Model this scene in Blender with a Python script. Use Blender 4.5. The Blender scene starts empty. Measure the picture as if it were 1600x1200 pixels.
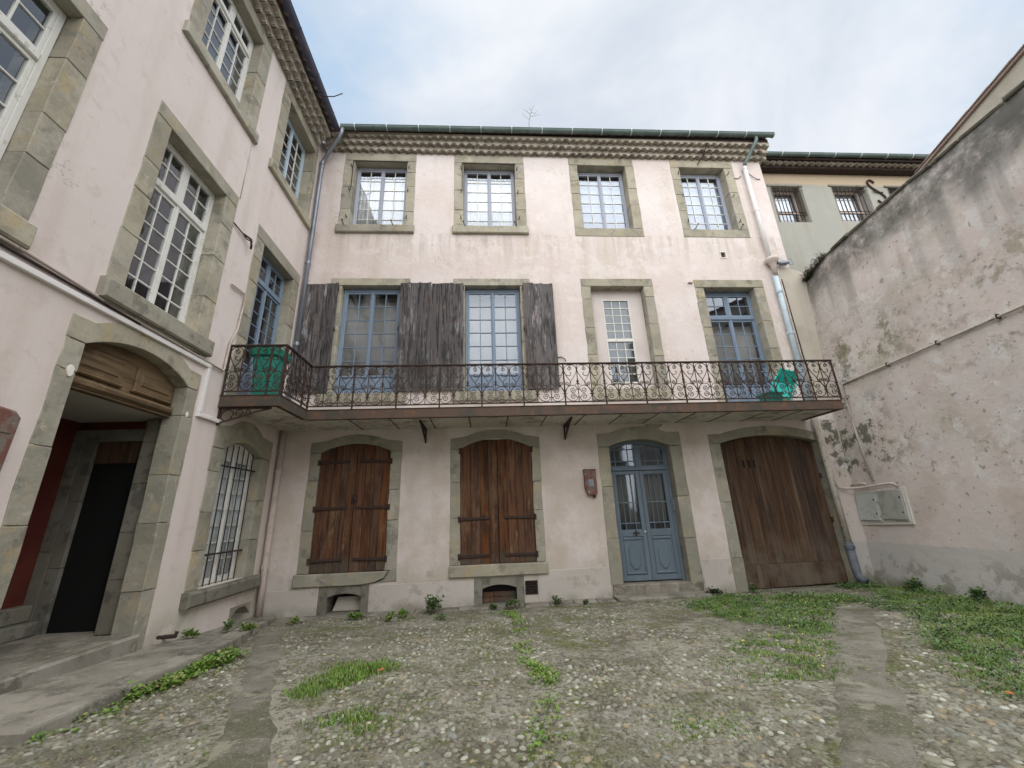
import bpy, bmesh, math, random
import numpy as np
from mathutils import Matrix, Vector, noise

random.seed(7)
rng = np.random.default_rng(11)
SC = bpy.context.scene
COL = SC.collection

# ------------------------------------------------------------------ camera
cam_data = bpy.data.cameras.new("camera")
cam = bpy.data.objects.new("camera", cam_data)
COL.objects.link(cam)
F_LEN, YAW, PITCH, ROLL, EYE = 623.4988, 0.0710242, 0.3137375, -0.0375278, 1.65
cy, sy, cp, sp, cr, sr = math.cos(YAW), math.sin(YAW), math.cos(PITCH), math.sin(PITCH), math.cos(ROLL), math.sin(ROLL)
fwd = Vector((sy * cp, cy * cp, sp)); rt0 = Vector((cy, -sy, 0)); up0 = rt0.cross(fwd)
rt = rt0 * cr + up0 * sr; up = up0 * cr - rt0 * sr
cam.matrix_world = Matrix(((rt.x, up.x, -fwd.x, 0), (rt.y, up.y, -fwd.y, 0), (rt.z, up.z, -fwd.z, EYE), (0, 0, 0, 1)))
cam_data.sensor_width = 36.0
cam_data.lens = 36.0 * F_LEN / 1600.0
cam_data.clip_start = 0.05
cam_data.clip_end = 2000
SC.camera = cam

# ------------------------------------------------------------------ sky, sun, exposure
SUN_EL, SUN_AZ = math.radians(46), math.radians(181)      # azimuth from +Y towards +X
W = bpy.data.worlds.new("World"); SC.world = W; W.use_nodes = True
nt = W.node_tree; N = nt.nodes; L = nt.links
for n in list(N): N.remove(n)
out = N.new("ShaderNodeOutputWorld"); bg = N.new("ShaderNodeBackground"); L.new(bg.outputs[0], out.inputs[0])
sky = N.new("ShaderNodeTexSky"); sky.sky_type = 'NISHITA'; sky.sun_disc = False
sky.sun_elevation = SUN_EL; sky.sun_rotation = SUN_AZ; sky.air_density = 1.2; sky.dust_density = 1.0; sky.altitude = 120
tc = N.new("ShaderNodeTexCoord"); sepv = N.new("ShaderNodeSeparateXYZ"); L.new(tc.outputs["Generated"], sepv.inputs[0])
def wmath(op, a, b=None):
    m = N.new("ShaderNodeMath"); m.operation = op
    for i, q in enumerate((a, b)):
        if q is None: continue
        if isinstance(q, (int, float)): m.inputs[i].default_value = q
        else: L.new(q, m.inputs[i])
    return m.outputs[0]
zc = wmath('ADD', wmath('MAXIMUM', sepv.outputs[2], 0.0), 0.35)      # flat cloud deck seen in perspective
cmb = N.new("ShaderNodeCombineXYZ")
L.new(wmath('DIVIDE', sepv.outputs[0], zc), cmb.inputs[0]); L.new(wmath('DIVIDE', sepv.outputs[1], zc), cmb.inputs[1])
def wnoise(scale, detail, rough, dist=0.0, off=(0, 0, 0)):
    mp = N.new("ShaderNodeMapping"); mp.inputs["Location"].default_value = off; L.new(cmb.outputs[0], mp.inputs[0])
    n = N.new("ShaderNodeTexNoise"); n.inputs["Scale"].default_value = scale; n.inputs["Detail"].default_value = detail
    n.inputs["Roughness"].default_value = rough; n.inputs["Distortion"].default_value = dist
    L.new(mp.outputs[0], n.inputs["Vector"]); return n.outputs["Fac"]
def wramp(v, a, b, lo=0.0, hi=1.0):
    m = N.new("ShaderNodeMapRange"); m.interpolation_type = 'SMOOTHSTEP'
    for i, q in enumerate((a, b, lo, hi)): m.inputs[i + 1].default_value = q
    L.new(v, m.inputs[0]); return m.outputs[0]
cover = wramp(wnoise(1.15, 6, 0.55, 0.4, (7.1, 2.2, 0)), 0.34, 0.60)
tone = wramp(wnoise(2.1, 5, 0.6, 0.5, (0.4, 5.2, 0)), 0.3, 0.75)
skyb = N.new("ShaderNodeMix"); skyb.data_type = 'RGBA'; skyb.blend_type = 'MULTIPLY'; skyb.inputs[0].default_value = 1
L.new(sky.outputs[0], skyb.inputs[6]); skyb.inputs[7].default_value = (1.05, 1.05, 1.05, 1)
cl = N.new("ShaderNodeMix"); cl.data_type = 'RGBA'; L.new(tone, cl.inputs[0])
cl.inputs[6].default_value = (3.3, 3.65, 4.15, 1); cl.inputs[7].default_value = (4.6, 4.75, 5.0, 1)
blue = N.new("ShaderNodeMix"); blue.data_type = 'RGBA'; blue.inputs[0].default_value = 0.78
L.new(skyb.outputs[2], blue.inputs[6]); blue.inputs[7].default_value = (2.5, 3.55, 4.7, 1)    # thin high veil over the clear sky
mx = N.new("ShaderNodeMix"); mx.data_type = 'RGBA'; L.new(cover, mx.inputs[0])
L.new(blue.outputs[2], mx.inputs[6]); L.new(cl.outputs[2], mx.inputs[7])
L.new(mx.outputs[2], bg.inputs[0]); bg.inputs[1].default_value = 0.046

sl = bpy.data.lights.new("sun", 'SUN'); sl.energy = 1.5; sl.angle = math.radians(120); sl.color = (1.0, 0.965, 0.92)
sun = bpy.data.objects.new("sun", sl); COL.objects.link(sun)
sd = Vector((math.sin(SUN_AZ) * math.cos(SUN_EL), math.cos(SUN_AZ) * math.cos(SUN_EL), math.sin(SUN_EL)))
sun.rotation_euler = sd.to_track_quat('Z', 'Y').to_euler(); sun.location = sd * 60
SC.view_settings.view_transform = 'Standard'; SC.view_settings.look = 'None'
SC.view_settings.gamma = 1.0; SC.view_settings.use_curve_mapping = False
SC.view_settings.exposure = 2.12

# ------------------------------------------------------------------ materials
MAT = {}
def mat(name, base, rough=0.85, layers=(), bump=(), metal=0.0, rnd=0.0, spec=0.3, island=None):
    """Principled surface: base colour + noise layers (dict scale,lo,hi,color,stretch,detail,mask) + bump list (scale, strength, dist, stretch)."""
    m = bpy.data.materials.new(name); m.use_nodes = True; MAT[name] = m
    t = m.node_tree; n = t.nodes; l = t.links
    for q in list(n): n.remove(q)
    o = n.new("ShaderNodeOutputMaterial"); p = n.new("ShaderNodeBsdfPrincipled"); l.new(p.outputs[0], o.inputs[0])
    p.inputs["Roughness"].default_value = rough; p.inputs["Metallic"].default_value = metal
    p.inputs["Specular IOR Level"].default_value = spec
    g = n.new("ShaderNodeNewGeometry"); oi = n.new("ShaderNodeObjectInfo")
    sep = n.new("ShaderNodeSeparateXYZ"); l.new(g.outputs["Position"], sep.inputs[0])
    def ns(scale, detail=5, stretch=(1, 1, 1), dist=0.0, roughn=0.6, off=(0, 0, 0), kind='noise'):
        mp = n.new("ShaderNodeMapping"); mp.inputs["Scale"].default_value = stretch; mp.inputs["Location"].default_value = off
        if rnd or island:
            ad = n.new("ShaderNodeVectorMath"); ad.operation = 'ADD'; l.new(g.outputs["Position"], ad.inputs[0])
            sc = n.new("ShaderNodeVectorMath"); sc.operation = 'SCALE'; sc.inputs[0].default_value = (3.1, 2.3, 4.7); l.new(oi.outputs["Random"], sc.inputs["Scale"])
            l.new(sc.outputs[0], ad.inputs[1]); l.new(ad.outputs[0], mp.inputs[0])
        else: l.new(g.outputs["Position"], mp.inputs[0])
        if kind == 'voronoi':
            x = n.new("ShaderNodeTexVoronoi"); x.inputs["Scale"].default_value = scale; l.new(mp.outputs[0], x.inputs["Vector"]); return x.outputs["Distance"]
        x = n.new("ShaderNodeTexNoise"); x.inputs["Scale"].default_value = scale; x.inputs["Detail"].default_value = detail
        x.inputs["Roughness"].default_value = roughn; x.inputs["Distortion"].default_value = dist
        l.new(mp.outputs[0], x.inputs["Vector"])
        if kind == 'crack':                                          # thin lines where two noises cross their middle value
            e1 = mth('ABSOLUTE', mth('SUBTRACT', x.outputs["Fac"], 0.5), 0.0)
            y = n.new("ShaderNodeTexNoise"); y.inputs["Scale"].default_value = scale * .7; l.new(mp.outputs[0], y.inputs["Vector"])
            return mth('ADD', e1, mth('MAXIMUM', mth('MULTIPLY', mth('SUBTRACT', 0.62, y.outputs["Fac"]), 0.2), 0.0))
        return x.outputs["Fac"]
    def rng_(v, a, b, lo=0.0, hi=1.0, smooth=True):
        r = n.new("ShaderNodeMapRange"); r.interpolation_type = 'SMOOTHSTEP' if smooth else 'LINEAR'
        for i, q in enumerate((a, b, lo, hi)): r.inputs[i + 1].default_value = q
        l.new(v, r.inputs[0]); return r.outputs[0]
    def mth(op, a, b):
        x = n.new("ShaderNodeMath"); x.operation = op
        for i, q in enumerate((a, b)):
            if isinstance(q, (int, float)): x.inputs[i].default_value = q
            else: l.new(q, x.inputs[i])
        return x.outputs[0]
    col = n.new("ShaderNodeRGB"); col.outputs[0].default_value = (*base, 1); cur = col.outputs[0]
    if island:
        r = n.new("ShaderNodeValToRGB"); r.color_ramp.interpolation = 'CONSTANT'
        els = r.color_ramp.elements
        while len(els) < len(island): els.new(0.5)
        for i, c in enumerate(island):
            els[i].position = i / len(island); els[i].color = (*c, 1)
        fr = mth('FRACT', mth('ADD', g.outputs["Random Per Island"], mth('MULTIPLY', oi.outputs["Random"], 7.31)), 0.0)
        l.new(fr, r.inputs[0]); cur = r.outputs[0]
    for ly in layers:
        f = rng_(ns(ly['scale'], ly.get('detail', 5), ly.get('stretch', (1, 1, 1)), ly.get('dist', 0.0), ly.get('rough', 0.6), ly.get('off', (0, 0, 0)), ly.get('kind', 'noise')),
                 ly['lo'], ly['hi'], 0, ly.get('fac', 1.0))
        for mk in ly.get('masks', ()):
            ax, a, b, wob, wsc = mk
            v = sep.outputs['XYZ'.index(ax)]
            if wob: v = mth('ADD', v, mth('MULTIPLY', mth('SUBTRACT', ns(wsc, 6, (1, 1, 1), 0.3, 0.65, (9, 2, 5)), 0.5), wob))
            f = mth('MULTIPLY', f, rng_(v, a, b))
        x = n.new("ShaderNodeMix"); x.data_type = 'RGBA'; l.new(f, x.inputs[0]); l.new(cur, x.inputs[6]); x.inputs[7].default_value = (*ly['color'], 1)
        cur = x.outputs[2]
    if rnd:
        h = n.new("ShaderNodeHueSaturation"); l.new(cur, h.inputs["Color"])
        l.new(rng_(oi.outputs["Random"], 0, 1, 1 - rnd, 1 + rnd, False), h.inputs["Value"])
        l.new(rng_(mth('FRACT', mth('MULTIPLY', oi.outputs["Random"], 13.7), 0.0), 0, 1, 1 - rnd * 1.2, 1 + rnd * 1.2, False), h.inputs["Saturation"]); cur = h.outputs[0]
    l.new(cur, p.inputs["Base Color"])
    last = None
    for (sc, st, dist, stretch) in bump:
        b = n.new("ShaderNodeBump"); b.inputs["Strength"].default_value = st; b.inputs["Distance"].default_value = dist
        l.new(ns(sc, 6, stretch), b.inputs["Height"])
        if last: l.new(last, b.inputs["Normal"])
        last = b.outputs[0]
    if last: l.new(last, p.inputs["Normal"])
    return m
I3 = (1, 1, 1)
def glass(name, refl, tint, rough=0.0, bump=0.0):
    m = bpy.data.materials.new(name); m.use_nodes = True; MAT[name] = m
    t = m.node_tree; n = t.nodes; l = t.links
    for q in list(n): n.remove(q)
    o = n.new("ShaderNodeOutputMaterial"); mix = n.new("ShaderNodeMixShader"); tr = n.new("ShaderNodeBsdfTransparent"); gl = n.new("ShaderNodeBsdfGlossy")
    tr.inputs[0].default_value = (*tint, 1); gl.inputs["Roughness"].default_value = rough; gl.inputs[0].default_value = (0.80, 0.88, 1.0, 1)
    fr = n.new("ShaderNodeFresnel"); fr.inputs[0].default_value = 1.55
    ma = n.new("ShaderNodeMath"); ma.operation = 'MULTIPLY_ADD'; ma.inputs[1].default_value = 0.9; ma.inputs[2].default_value = refl; ma.use_clamp = True
    g = n.new("ShaderNodeNewGeometry"); x = n.new("ShaderNodeTexNoise"); x.inputs["Scale"].default_value = 2.2; x.inputs["Detail"].default_value = 1
    b = n.new("ShaderNodeBump"); b.inputs["Strength"].default_value = 0.35; b.inputs["Distance"].default_value = bump
    l.new(g.outputs["Position"], x.inputs["Vector"]); l.new(x.outputs["Fac"], b.inputs["Height"])
    if bump: l.new(b.outputs[0], gl.inputs["Normal"])
    l.new(fr.outputs[0], ma.inputs[0])
    fb_ = n.new("ShaderNodeMath"); fb_.operation = 'SUBTRACT'; fb_.inputs[0].default_value = 1.0; l.new(g.outputs["Backfacing"], fb_.inputs[1])   # one reflection per pane, from its outer face
    fm_ = n.new("ShaderNodeMath"); fm_.operation = 'MULTIPLY'; l.new(ma.outputs[0], fm_.inputs[0]); l.new(fb_.outputs[0], fm_.inputs[1])
    l.new(fm_.outputs[0], mix.inputs[0]); l.new(tr.outputs[0], mix.inputs[1]); l.new(gl.outputs[0], mix.inputs[2]); l.new(mix.outputs[0], o.inputs[0])
    return m

CRACK = dict(scale=0.8, lo=0.0035, hi=0.0012, color=(0.24, 0.20, 0.17), detail=7, kind='crack', fac=0.5)
UNDER = [('Z', 8.32, 8.24, 0, 1), ('Z', 7.2, 8.1, 0.4, 2.0)]
mat("plaster_pink", (0.60, 0.525, 0.495), 0.92, [
    dict(scale=0.45, lo=0.38, hi=0.66, color=(0.665, 0.61, 0.59), detail=6),
    dict(scale=1.3, lo=0.52, hi=0.72, color=(0.54, 0.47, 0.43), detail=8, fac=0.7),
    dict(scale=1.0, lo=0.46, hi=0.66, color=(0.50, 0.43, 0.36), stretch=(2.2, 2.2, 0.25), detail=7, fac=0.5),
    dict(scale=1.8, lo=0.45, hi=0.62, color=(0.43, 0.375, 0.325), stretch=(3.5, 3.5, 0.22), detail=7, fac=0.6, masks=UNDER),
    dict(scale=2.6, lo=0.52, hi=0.60, color=(0.69, 0.64, 0.615), detail=9, fac=0.45, rough=0.7),
    dict(scale=7, lo=0.60, hi=0.65, color=(0.40, 0.34, 0.29), detail=8, fac=0.45, rough=0.7),
    CRACK,
    dict(scale=0.6, lo=0.22, hi=0.5, color=(0.455, 0.42, 0.375), detail=7, fac=0.85, masks=[('Z', 1.05, 0.35, 0.9, 1.4)]),
    dict(scale=3.0, lo=0.52, hi=0.60, color=(0.29, 0.265, 0.225), detail=9, rough=0.7, fac=0.7, masks=[('Z', 0.95, 0.40, 0.6, 2.0)]),
    dict(scale=1.7, lo=0.38, hi=0.60, color=(0.23, 0.225, 0.17), detail=8, fac=0.85, masks=[('Z', 0.36, 0.06, 0.4, 2.5)]),
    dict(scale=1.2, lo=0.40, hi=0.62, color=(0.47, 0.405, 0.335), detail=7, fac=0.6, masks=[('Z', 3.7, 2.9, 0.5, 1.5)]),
], [(1.6, 0.35, 0.06, I3), (6, 0.4, 0.02, I3), (60, 0.3, 0.004, I3)])
mat("dado_plaster", (0.47, 0.435, 0.40), 0.93, [
    dict(scale=1.2, lo=0.40, hi=0.62, color=(0.53, 0.49, 0.455), detail=8),
    dict(scale=2.4, lo=0.50, hi=0.62, color=(0.34, 0.31, 0.27), detail=9, rough=0.7, fac=0.75),
    dict(scale=2.0, lo=0.35, hi=0.6, color=(0.25, 0.24, 0.19), detail=8, fac=0.8, masks=[('Z', 0.25, 0.03, 0.3, 2.5)]), CRACK], [(6, 0.4, 0.02, I3), (60, 0.3, 0.004, I3)])
mat("plaster_left", (0.645, 0.57, 0.54), 0.92, [
    dict(scale=0.5, lo=0.38, hi=0.66, color=(0.67, 0.60, 0.57), detail=6),
    dict(scale=1.5, lo=0.55, hi=0.75, color=(0.56, 0.49, 0.45), detail=7, fac=0.6),
    dict(scale=3.4, lo=0.56, hi=0.64, color=(0.52, 0.455, 0.41), detail=9, fac=0.45, rough=0.7),
    dict(scale=1.0, lo=0.48, hi=0.68, color=(0.53, 0.46, 0.40), stretch=(2.2, 2.2, 0.25), detail=7, fac=0.45), CRACK,
    dict(scale=1.0, lo=0.3, hi=0.6, color=(0.55, 0.52, 0.45), detail=6, fac=0.8, masks=[('Z', 1.3, 0.5, 0.5, 1.4)]),
    dict(scale=2.5, lo=0.50, hi=0.60, color=(0.36, 0.33, 0.27), detail=8, fac=0.6, masks=[('Z', 0.8, 0.3, 0.6, 2.0)]),
], [(5, 0.3, 0.02, I3), (60, 0.25, 0.004, I3)])
mat("plaster_weathered", (0.52, 0.46, 0.425), 0.95, [
    dict(scale=0.8, lo=0.46, hi=0.64, color=(0.49, 0.455, 0.43), detail=8, rough=0.65, fac=0.8),
    dict(scale=1.6, lo=0.50, hi=0.64, color=(0.44, 0.365, 0.325), detail=8, fac=0.6, off=(4, 1, 2)),
    dict(scale=0.9, lo=0.50, hi=0.62, color=(0.40, 0.365, 0.295), detail=9, rough=0.7, fac=0.55, off=(1, 7, 3), masks=[('Z', 1.3, 2.4, 1.0, 0.8)]),
    dict(scale=2.6, lo=0.53, hi=0.58, color=(0.56, 0.535, 0.51), detail=10, rough=0.75, fac=0.8, off=(5, 5, 1), masks=[('Z', 1.4, 2.2, 1.2, 0.8)]),
    dict(scale=3.4, lo=0.55, hi=0.61, color=(0.30, 0.265, 0.225), detail=10, rough=0.75, fac=0.6, off=(2, 3, 8), masks=[('Z', 1.5, 2.6, 1.4, 0.8), ('Z', 6.0, 5.0, 1.2, 0.9)]),
    dict(scale=9, lo=0.62, hi=0.66, color=(0.22, 0.19, 0.16), detail=5, fac=0.7, off=(3, 1, 1)),
    dict(scale=2.2, lo=0.55, hi=0.62, color=(0.27, 0.24, 0.17), detail=9, rough=0.7, fac=0.7, off=(7, 7, 2), masks=[('Z', 4.2, 4.5, 0.6, 1.0), ('Z', 5.9, 5.2, 0.8, 0.9)]),
    dict(scale=1.0, lo=0.42, hi=0.66, color=(0.235, 0.225, 0.205), detail=8, stretch=(1.8, 2.6, 0.20), fac=0.8, masks=[('Z', 4.6, 6.8, 0.9, 0.9)]),
    dict(scale=1.6, lo=0.28, hi=0.56, color=(0.085, 0.083, 0.072), detail=9, rough=0.72, fac=0.95, masks=[('Z', 6.0, 7.1, 1.5, 1.3)]),
    dict(scale=0.9, lo=0.20, hi=0.40, color=(0.42, 0.405, 0.38), detail=7, fac=0.95, masks=[('Z', 0.88, 0.84, 0.10, 1.0)]),
    dict(scale=3.0, lo=0.50, hi=0.58, color=(0.24, 0.225, 0.195), detail=10, rough=0.72, fac=0.75, masks=[('Z', 0.85, 0.45, 0.5, 1.5)]),
    dict(scale=2.0, lo=0.40, hi=0.58, color=(0.13, 0.14, 0.075), detail=8, fac=0.8, masks=[('Z', 0.36, 0.10, 0.35, 2.2)]),
    dict(scale=2.0, lo=0.53, hi=0.58, color=(0.075, 0.075, 0.05), detail=10, rough=0.75, fac=0.85, off=(8, 2, 6), masks=[('Y', 6.9, 7.5, 0.8, 1.2), ('Z', 1.9, 2.3, 0.3, 1.0), ('Z', 4.0, 3.2, 0.8, 1.0)]),
    dict(scale=1.8, lo=0.46, hi=0.56, color=(0.15, 0.14, 0.085), detail=10, rough=0.75, fac=0.85, off=(8, 2, 1), masks=[('Y', 5.8, 7.0, 0.8, 1.2), ('Z', 4.1, 4.5, 0.3, 1.0), ('Z', 5.4, 4.9, 0.5, 1.2)]),
    dict(scale=0.8, lo=0.004, hi=0.0012, color=(0.17, 0.15, 0.13), detail=7, kind='crack', fac=0.8),
], [(1.4, 0.4, 0.06, I3), (5, 0.4, 0.02, I3), (16, 0.45, 0.010, I3), (60, 0.3, 0.004, I3)])
mat("plaster_cream", (0.48, 0.44, 0.37), 0.92, [dict(scale=1.2, lo=0.45, hi=0.7, color=(0.40, 0.36, 0.30), detail=7)], [(20, 0.3, 0.01, I3)])
mat("plaster_greygreen", (0.30, 0.30, 0.27), 0.92, [dict(scale=0.8, lo=0.4, hi=0.7, color=(0.33, 0.335, 0.295), detail=7),
    dict(scale=1.0, lo=0.5, hi=0.75, color=(0.27, 0.22, 0.15), stretch=(2, 2, 0.2), fac=0.5), dict(scale=0.5, lo=0.2, hi=0.4, color=(0.42, 0.345, 0.245), detail=6, masks=[('Z', 11.0, 11.08, 0.5, 0.7)])], [(14, 0.3, 0.015, I3)])
mat("stone", (0.325, 0.30, 0.24), 0.9, [
    dict(scale=1.8, lo=0.40, hi=0.65, color=(0.385, 0.36, 0.29), detail=7),
    dict(scale=3.0, lo=0.50, hi=0.62, color=(0.245, 0.232, 0.188), detail=9, fac=0.7, off=(4, 4, 4)),
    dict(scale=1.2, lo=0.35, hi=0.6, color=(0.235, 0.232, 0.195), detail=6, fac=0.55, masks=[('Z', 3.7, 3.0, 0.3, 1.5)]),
    dict(scale=4.0, lo=0.56, hi=0.64, color=(0.40, 0.32, 0.19), detail=8, fac=0.5, off=(1, 6, 2)),
    dict(scale=2.2, lo=0.55, hi=0.62, color=(0.145, 0.138, 0.112), detail=10, rough=0.72, fac=0.6, off=(7, 0, 3)),
    dict(scale=9, lo=0.60, hi=0.65, color=(0.46, 0.44, 0.37), detail=8, rough=0.7, fac=0.5, off=(2, 2, 9)),
    dict(scale=30, lo=0.5, hi=0.7, color=(0.24, 0.225, 0.18), detail=4, fac=0.35),
], [(3, 0.5, 0.03, I3), (16, 0.5, 0.012, I3), (70, 0.3, 0.004, I3)], rnd=0.12)
mat("stone_dark", (0.165, 0.155, 0.125), 0.9, [dict(scale=2, lo=0.4, hi=0.65, color=(0.21, 0.2, 0.165), detail=8), dict(scale=5, lo=0.52, hi=0.62, color=(0.09, 0.085, 0.07), detail=8, fac=0.7)],
    [(5, 0.4, 0.02, I3), (40, 0.4, 0.006, I3)], rnd=0.15)
mat("paving", (0.205, 0.188, 0.155), 0.9, [dict(scale=1.6, lo=0.4, hi=0.65, color=(0.275, 0.255, 0.215), detail=8), dict(scale=2.2, lo=0.48, hi=0.60, color=(0.115, 0.105, 0.085), detail=10, rough=0.7, fac=0.85), dict(scale=7, lo=0.56, hi=0.62, color=(0.34, 0.32, 0.27), detail=8, rough=0.7, fac=0.5),
    dict(scale=2.5, lo=0.55, hi=0.65, color=(0.10, 0.105, 0.06), detail=8, fac=0.6, off=(3, 9, 1)), dict(scale=50, lo=0.5, hi=0.68, color=(0.32, 0.3, 0.26), detail=3, fac=0.4)],
    [(6, 0.5, 0.015, I3), (50, 0.4, 0.004, I3)], rnd=0.12)
mat("blue_paint", (0.17, 0.225, 0.30), 0.5, [dict(scale=3, lo=0.45, hi=0.7, color=(0.205, 0.26, 0.335), detail=6, stretch=(1, 1, 0.3)), dict(scale=14, lo=0.62, hi=0.68, color=(0.24, 0.27, 0.3), detail=7, fac=0.6)], [(30, 0.12, 0.003, (1, 1, 0.15))], rnd=0.06)
mat("door_paint", (0.125, 0.165, 0.205), 0.45, [dict(scale=3, lo=0.45, hi=0.7, color=(0.15, 0.19, 0.23), detail=6, stretch=(1, 1, 0.3)), dict(scale=18, lo=0.62, hi=0.68, color=(0.2, 0.22, 0.23), detail=7, fac=0.5)], [(30, 0.12, 0.003, (1, 1, 0.15))], rnd=0.05)
mat("lilac_paint", (0.35, 0.375, 0.44), 0.55, [dict(scale=4, lo=0.45, hi=0.7, color=(0.36, 0.385, 0.44), detail=6, stretch=(1, 1, 0.3))], rnd=0.05)
mat("white_paint", (0.66, 0.655, 0.62), 0.55, [dict(scale=5, lo=0.5, hi=0.68, color=(0.55, 0.54, 0.49), detail=7, fac=0.8), dict(scale=12, lo=0.6, hi=0.68, color=(0.38, 0.35, 0.29), detail=8, fac=0.6)], [(25, 0.15, 0.003, (1, 1, 0.2))])
mat("pale_blue_paint", (0.40, 0.49, 0.55), 0.55, [dict(scale=6, lo=0.5, hi=0.68, color=(0.5, 0.55, 0.58), detail=7, fac=0.8)], rnd=0.04)
mat("infill_board", (0.60, 0.545, 0.52), 0.85, [dict(scale=1.4, lo=0.45, hi=0.7, color=(0.54, 0.48, 0.45), detail=7)], [(20, 0.15, 0.006, I3)])
V = (1, 1, 0.05)
mat("brown_wood", (0.125, 0.052, 0.024), 0.8, [
    dict(scale=22, lo=0.42, hi=0.62, color=(0.045, 0.020, 0.011), stretch=V, detail=6),
    dict(scale=9, lo=0.50, hi=0.68, color=(0.125, 0.062, 0.030), stretch=(1, 1, 0.08), detail=5, fac=0.8),
    dict(scale=5, lo=0.56, hi=0.66, color=(0.22, 0.15, 0.085), stretch=(1, 1, 0.35), detail=10, rough=0.78, fac=0.85, masks=[('Z', 2.7, 1.6, 0.9, 1.2)]),
    dict(scale=2.4, lo=0.52, hi=0.66, color=(0.032, 0.017, 0.012), detail=8, fac=0.75, stretch=(1, 1, 0.4)),
    dict(scale=1.6, lo=0.50, hi=0.66, color=(0.18, 0.11, 0.062), stretch=(1, 1, 0.5), detail=9, rough=0.75, fac=0.5),
    dict(scale=2.2, lo=0.35, hi=0.6, color=(0.085, 0.072, 0.055), detail=7, fac=0.85, masks=[('Z', 1.05, 0.80, 0.22, 2.0)]),
], [(30, 0.55, 0.012, V), (80, 0.3, 0.004, V)], rnd=0.13)
mat("garage_wood", (0.088, 0.050, 0.031), 0.82, [
    dict(scale=24, lo=0.42, hi=0.62, color=(0.045, 0.026, 0.016), stretch=V, detail=6),
    dict(scale=6, lo=0.52, hi=0.70, color=(0.125, 0.088, 0.060), stretch=(1, 1, 0.10), detail=7, fac=0.7),
    dict(scale=3, lo=0.55, hi=0.62, color=(0.17, 0.135, 0.10), stretch=(1, 1, 0.05), detail=9, rough=0.75, fac=0.6),
    dict(scale=2.5, lo=0.5, hi=0.66, color=(0.035, 0.022, 0.016), detail=8, fac=0.7, stretch=(1, 1, 0.3)),
    dict(scale=2.0, lo=0.35, hi=0.65, color=(0.145, 0.118, 0.088), detail=7, fac=0.7, masks=[('Z', 1.3, 0.45, 0.6, 2.0)]),
], [(30, 0.5, 0.010, V), (80, 0.3, 0.004, V)], rnd=0.12)
mat("grey_wood", (0.112, 0.102, 0.100), 0.85, [
    dict(scale=24, lo=0.48, hi=0.60, color=(0.026, 0.024, 0.026), stretch=(1, 1, 0.07), detail=8, rough=0.7),
    dict(scale=7, lo=0.54, hi=0.64, color=(0.27, 0.27, 0.285), stretch=(1, 1, 0.16), detail=10, rough=0.78, fac=0.85),
    dict(scale=4, lo=0.52, hi=0.62, color=(0.035, 0.031, 0.030), detail=7, fac=0.7, stretch=(1, 1, 0.4)),
    dict(scale=9, lo=0.64, hi=0.68, color=(0.16, 0.05, 0.03), detail=5, fac=0.6, stretch=(1, 1, 0.25)),
], [(30, 0.7, 0.015, V), (70, 0.3, 0.004, V)], rnd=0.25)
mat("carved_wood", (0.155, 0.105, 0.058), 0.7, [dict(scale=14, lo=0.42, hi=0.64, color=(0.085, 0.055, 0.030), stretch=(1, 0.08, 1), detail=6), dict(scale=6, lo=0.55, hi=0.68, color=(0.21, 0.15, 0.09), detail=7, fac=0.6)], [(24, 0.4, 0.006, (1, 0.08, 1))])
mat("rust_iron", (0.042, 0.028, 0.024), 0.8, [dict(scale=14, lo=0.50, hi=0.66, color=(0.085, 0.040, 0.024), detail=7), dict(scale=7, lo=0.55, hi=0.64, color=(0.035, 0.03, 0.03), detail=6, fac=0.7)], [(50, 0.3, 0.003, I3)])
mat("rust_fascia", (0.105, 0.072, 0.055), 0.85, [dict(scale=3, lo=0.45, hi=0.62, color=(0.07, 0.062, 0.052), detail=8), dict(scale=7, lo=0.54, hi=0.64, color=(0.16, 0.085, 0.05), detail=7, fac=0.8)], [(30, 0.4, 0.005, I3)])
mat("red_rust", (0.165, 0.075, 0.058), 0.8, [dict(scale=9, lo=0.45, hi=0.58, color=(0.175, 0.15, 0.13), detail=7), dict(scale=17, lo=0.54, hi=0.64, color=(0.22, 0.085, 0.065), detail=6, fac=0.8)], [(40, 0.3, 0.003, I3)])
mat("dark_iron", (0.026, 0.021, 0.020), 0.7, [dict(scale=20, lo=0.5, hi=0.62, color=(0.08, 0.04, 0.025), detail=6)])
mat("green_gutter", (0.105, 0.15, 0.14), 0.5, [dict(scale=2, lo=0.4, hi=0.65, color=(0.15, 0.19, 0.185), detail=6), dict(scale=9, lo=0.55, hi=0.66, color=(0.075, 0.095, 0.1), detail=7, fac=0.6)], metal=0.25)
mat("zinc", (0.21, 0.235, 0.28), 0.42, [dict(scale=3, lo=0.4, hi=0.65, color=(0.27, 0.29, 0.33), detail=6), dict(scale=12, lo=0.55, hi=0.66, color=(0.15, 0.16, 0.19), detail=7, fac=0.6)], metal=0.5)
mat("dark_zinc", (0.075, 0.078, 0.115), 0.5, [dict(scale=3, lo=0.4, hi=0.65, color=(0.11, 0.112, 0.15), detail=6)], metal=0.3)
mat("pale_blue_pvc", (0.43, 0.52, 0.58), 0.4, [dict(scale=4, lo=0.5, hi=0.7, color=(0.37, 0.44, 0.48), detail=6)])
mat("painted_pipe", (0.50, 0.43, 0.385), 0.75, [dict(scale=4, lo=0.48, hi=0.66, color=(0.42, 0.36, 0.31), detail=7), dict(scale=11, lo=0.58, hi=0.66, color=(0.24, 0.19, 0.15), detail=8, fac=0.7)], [(30, 0.3, 0.003, I3)])
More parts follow.
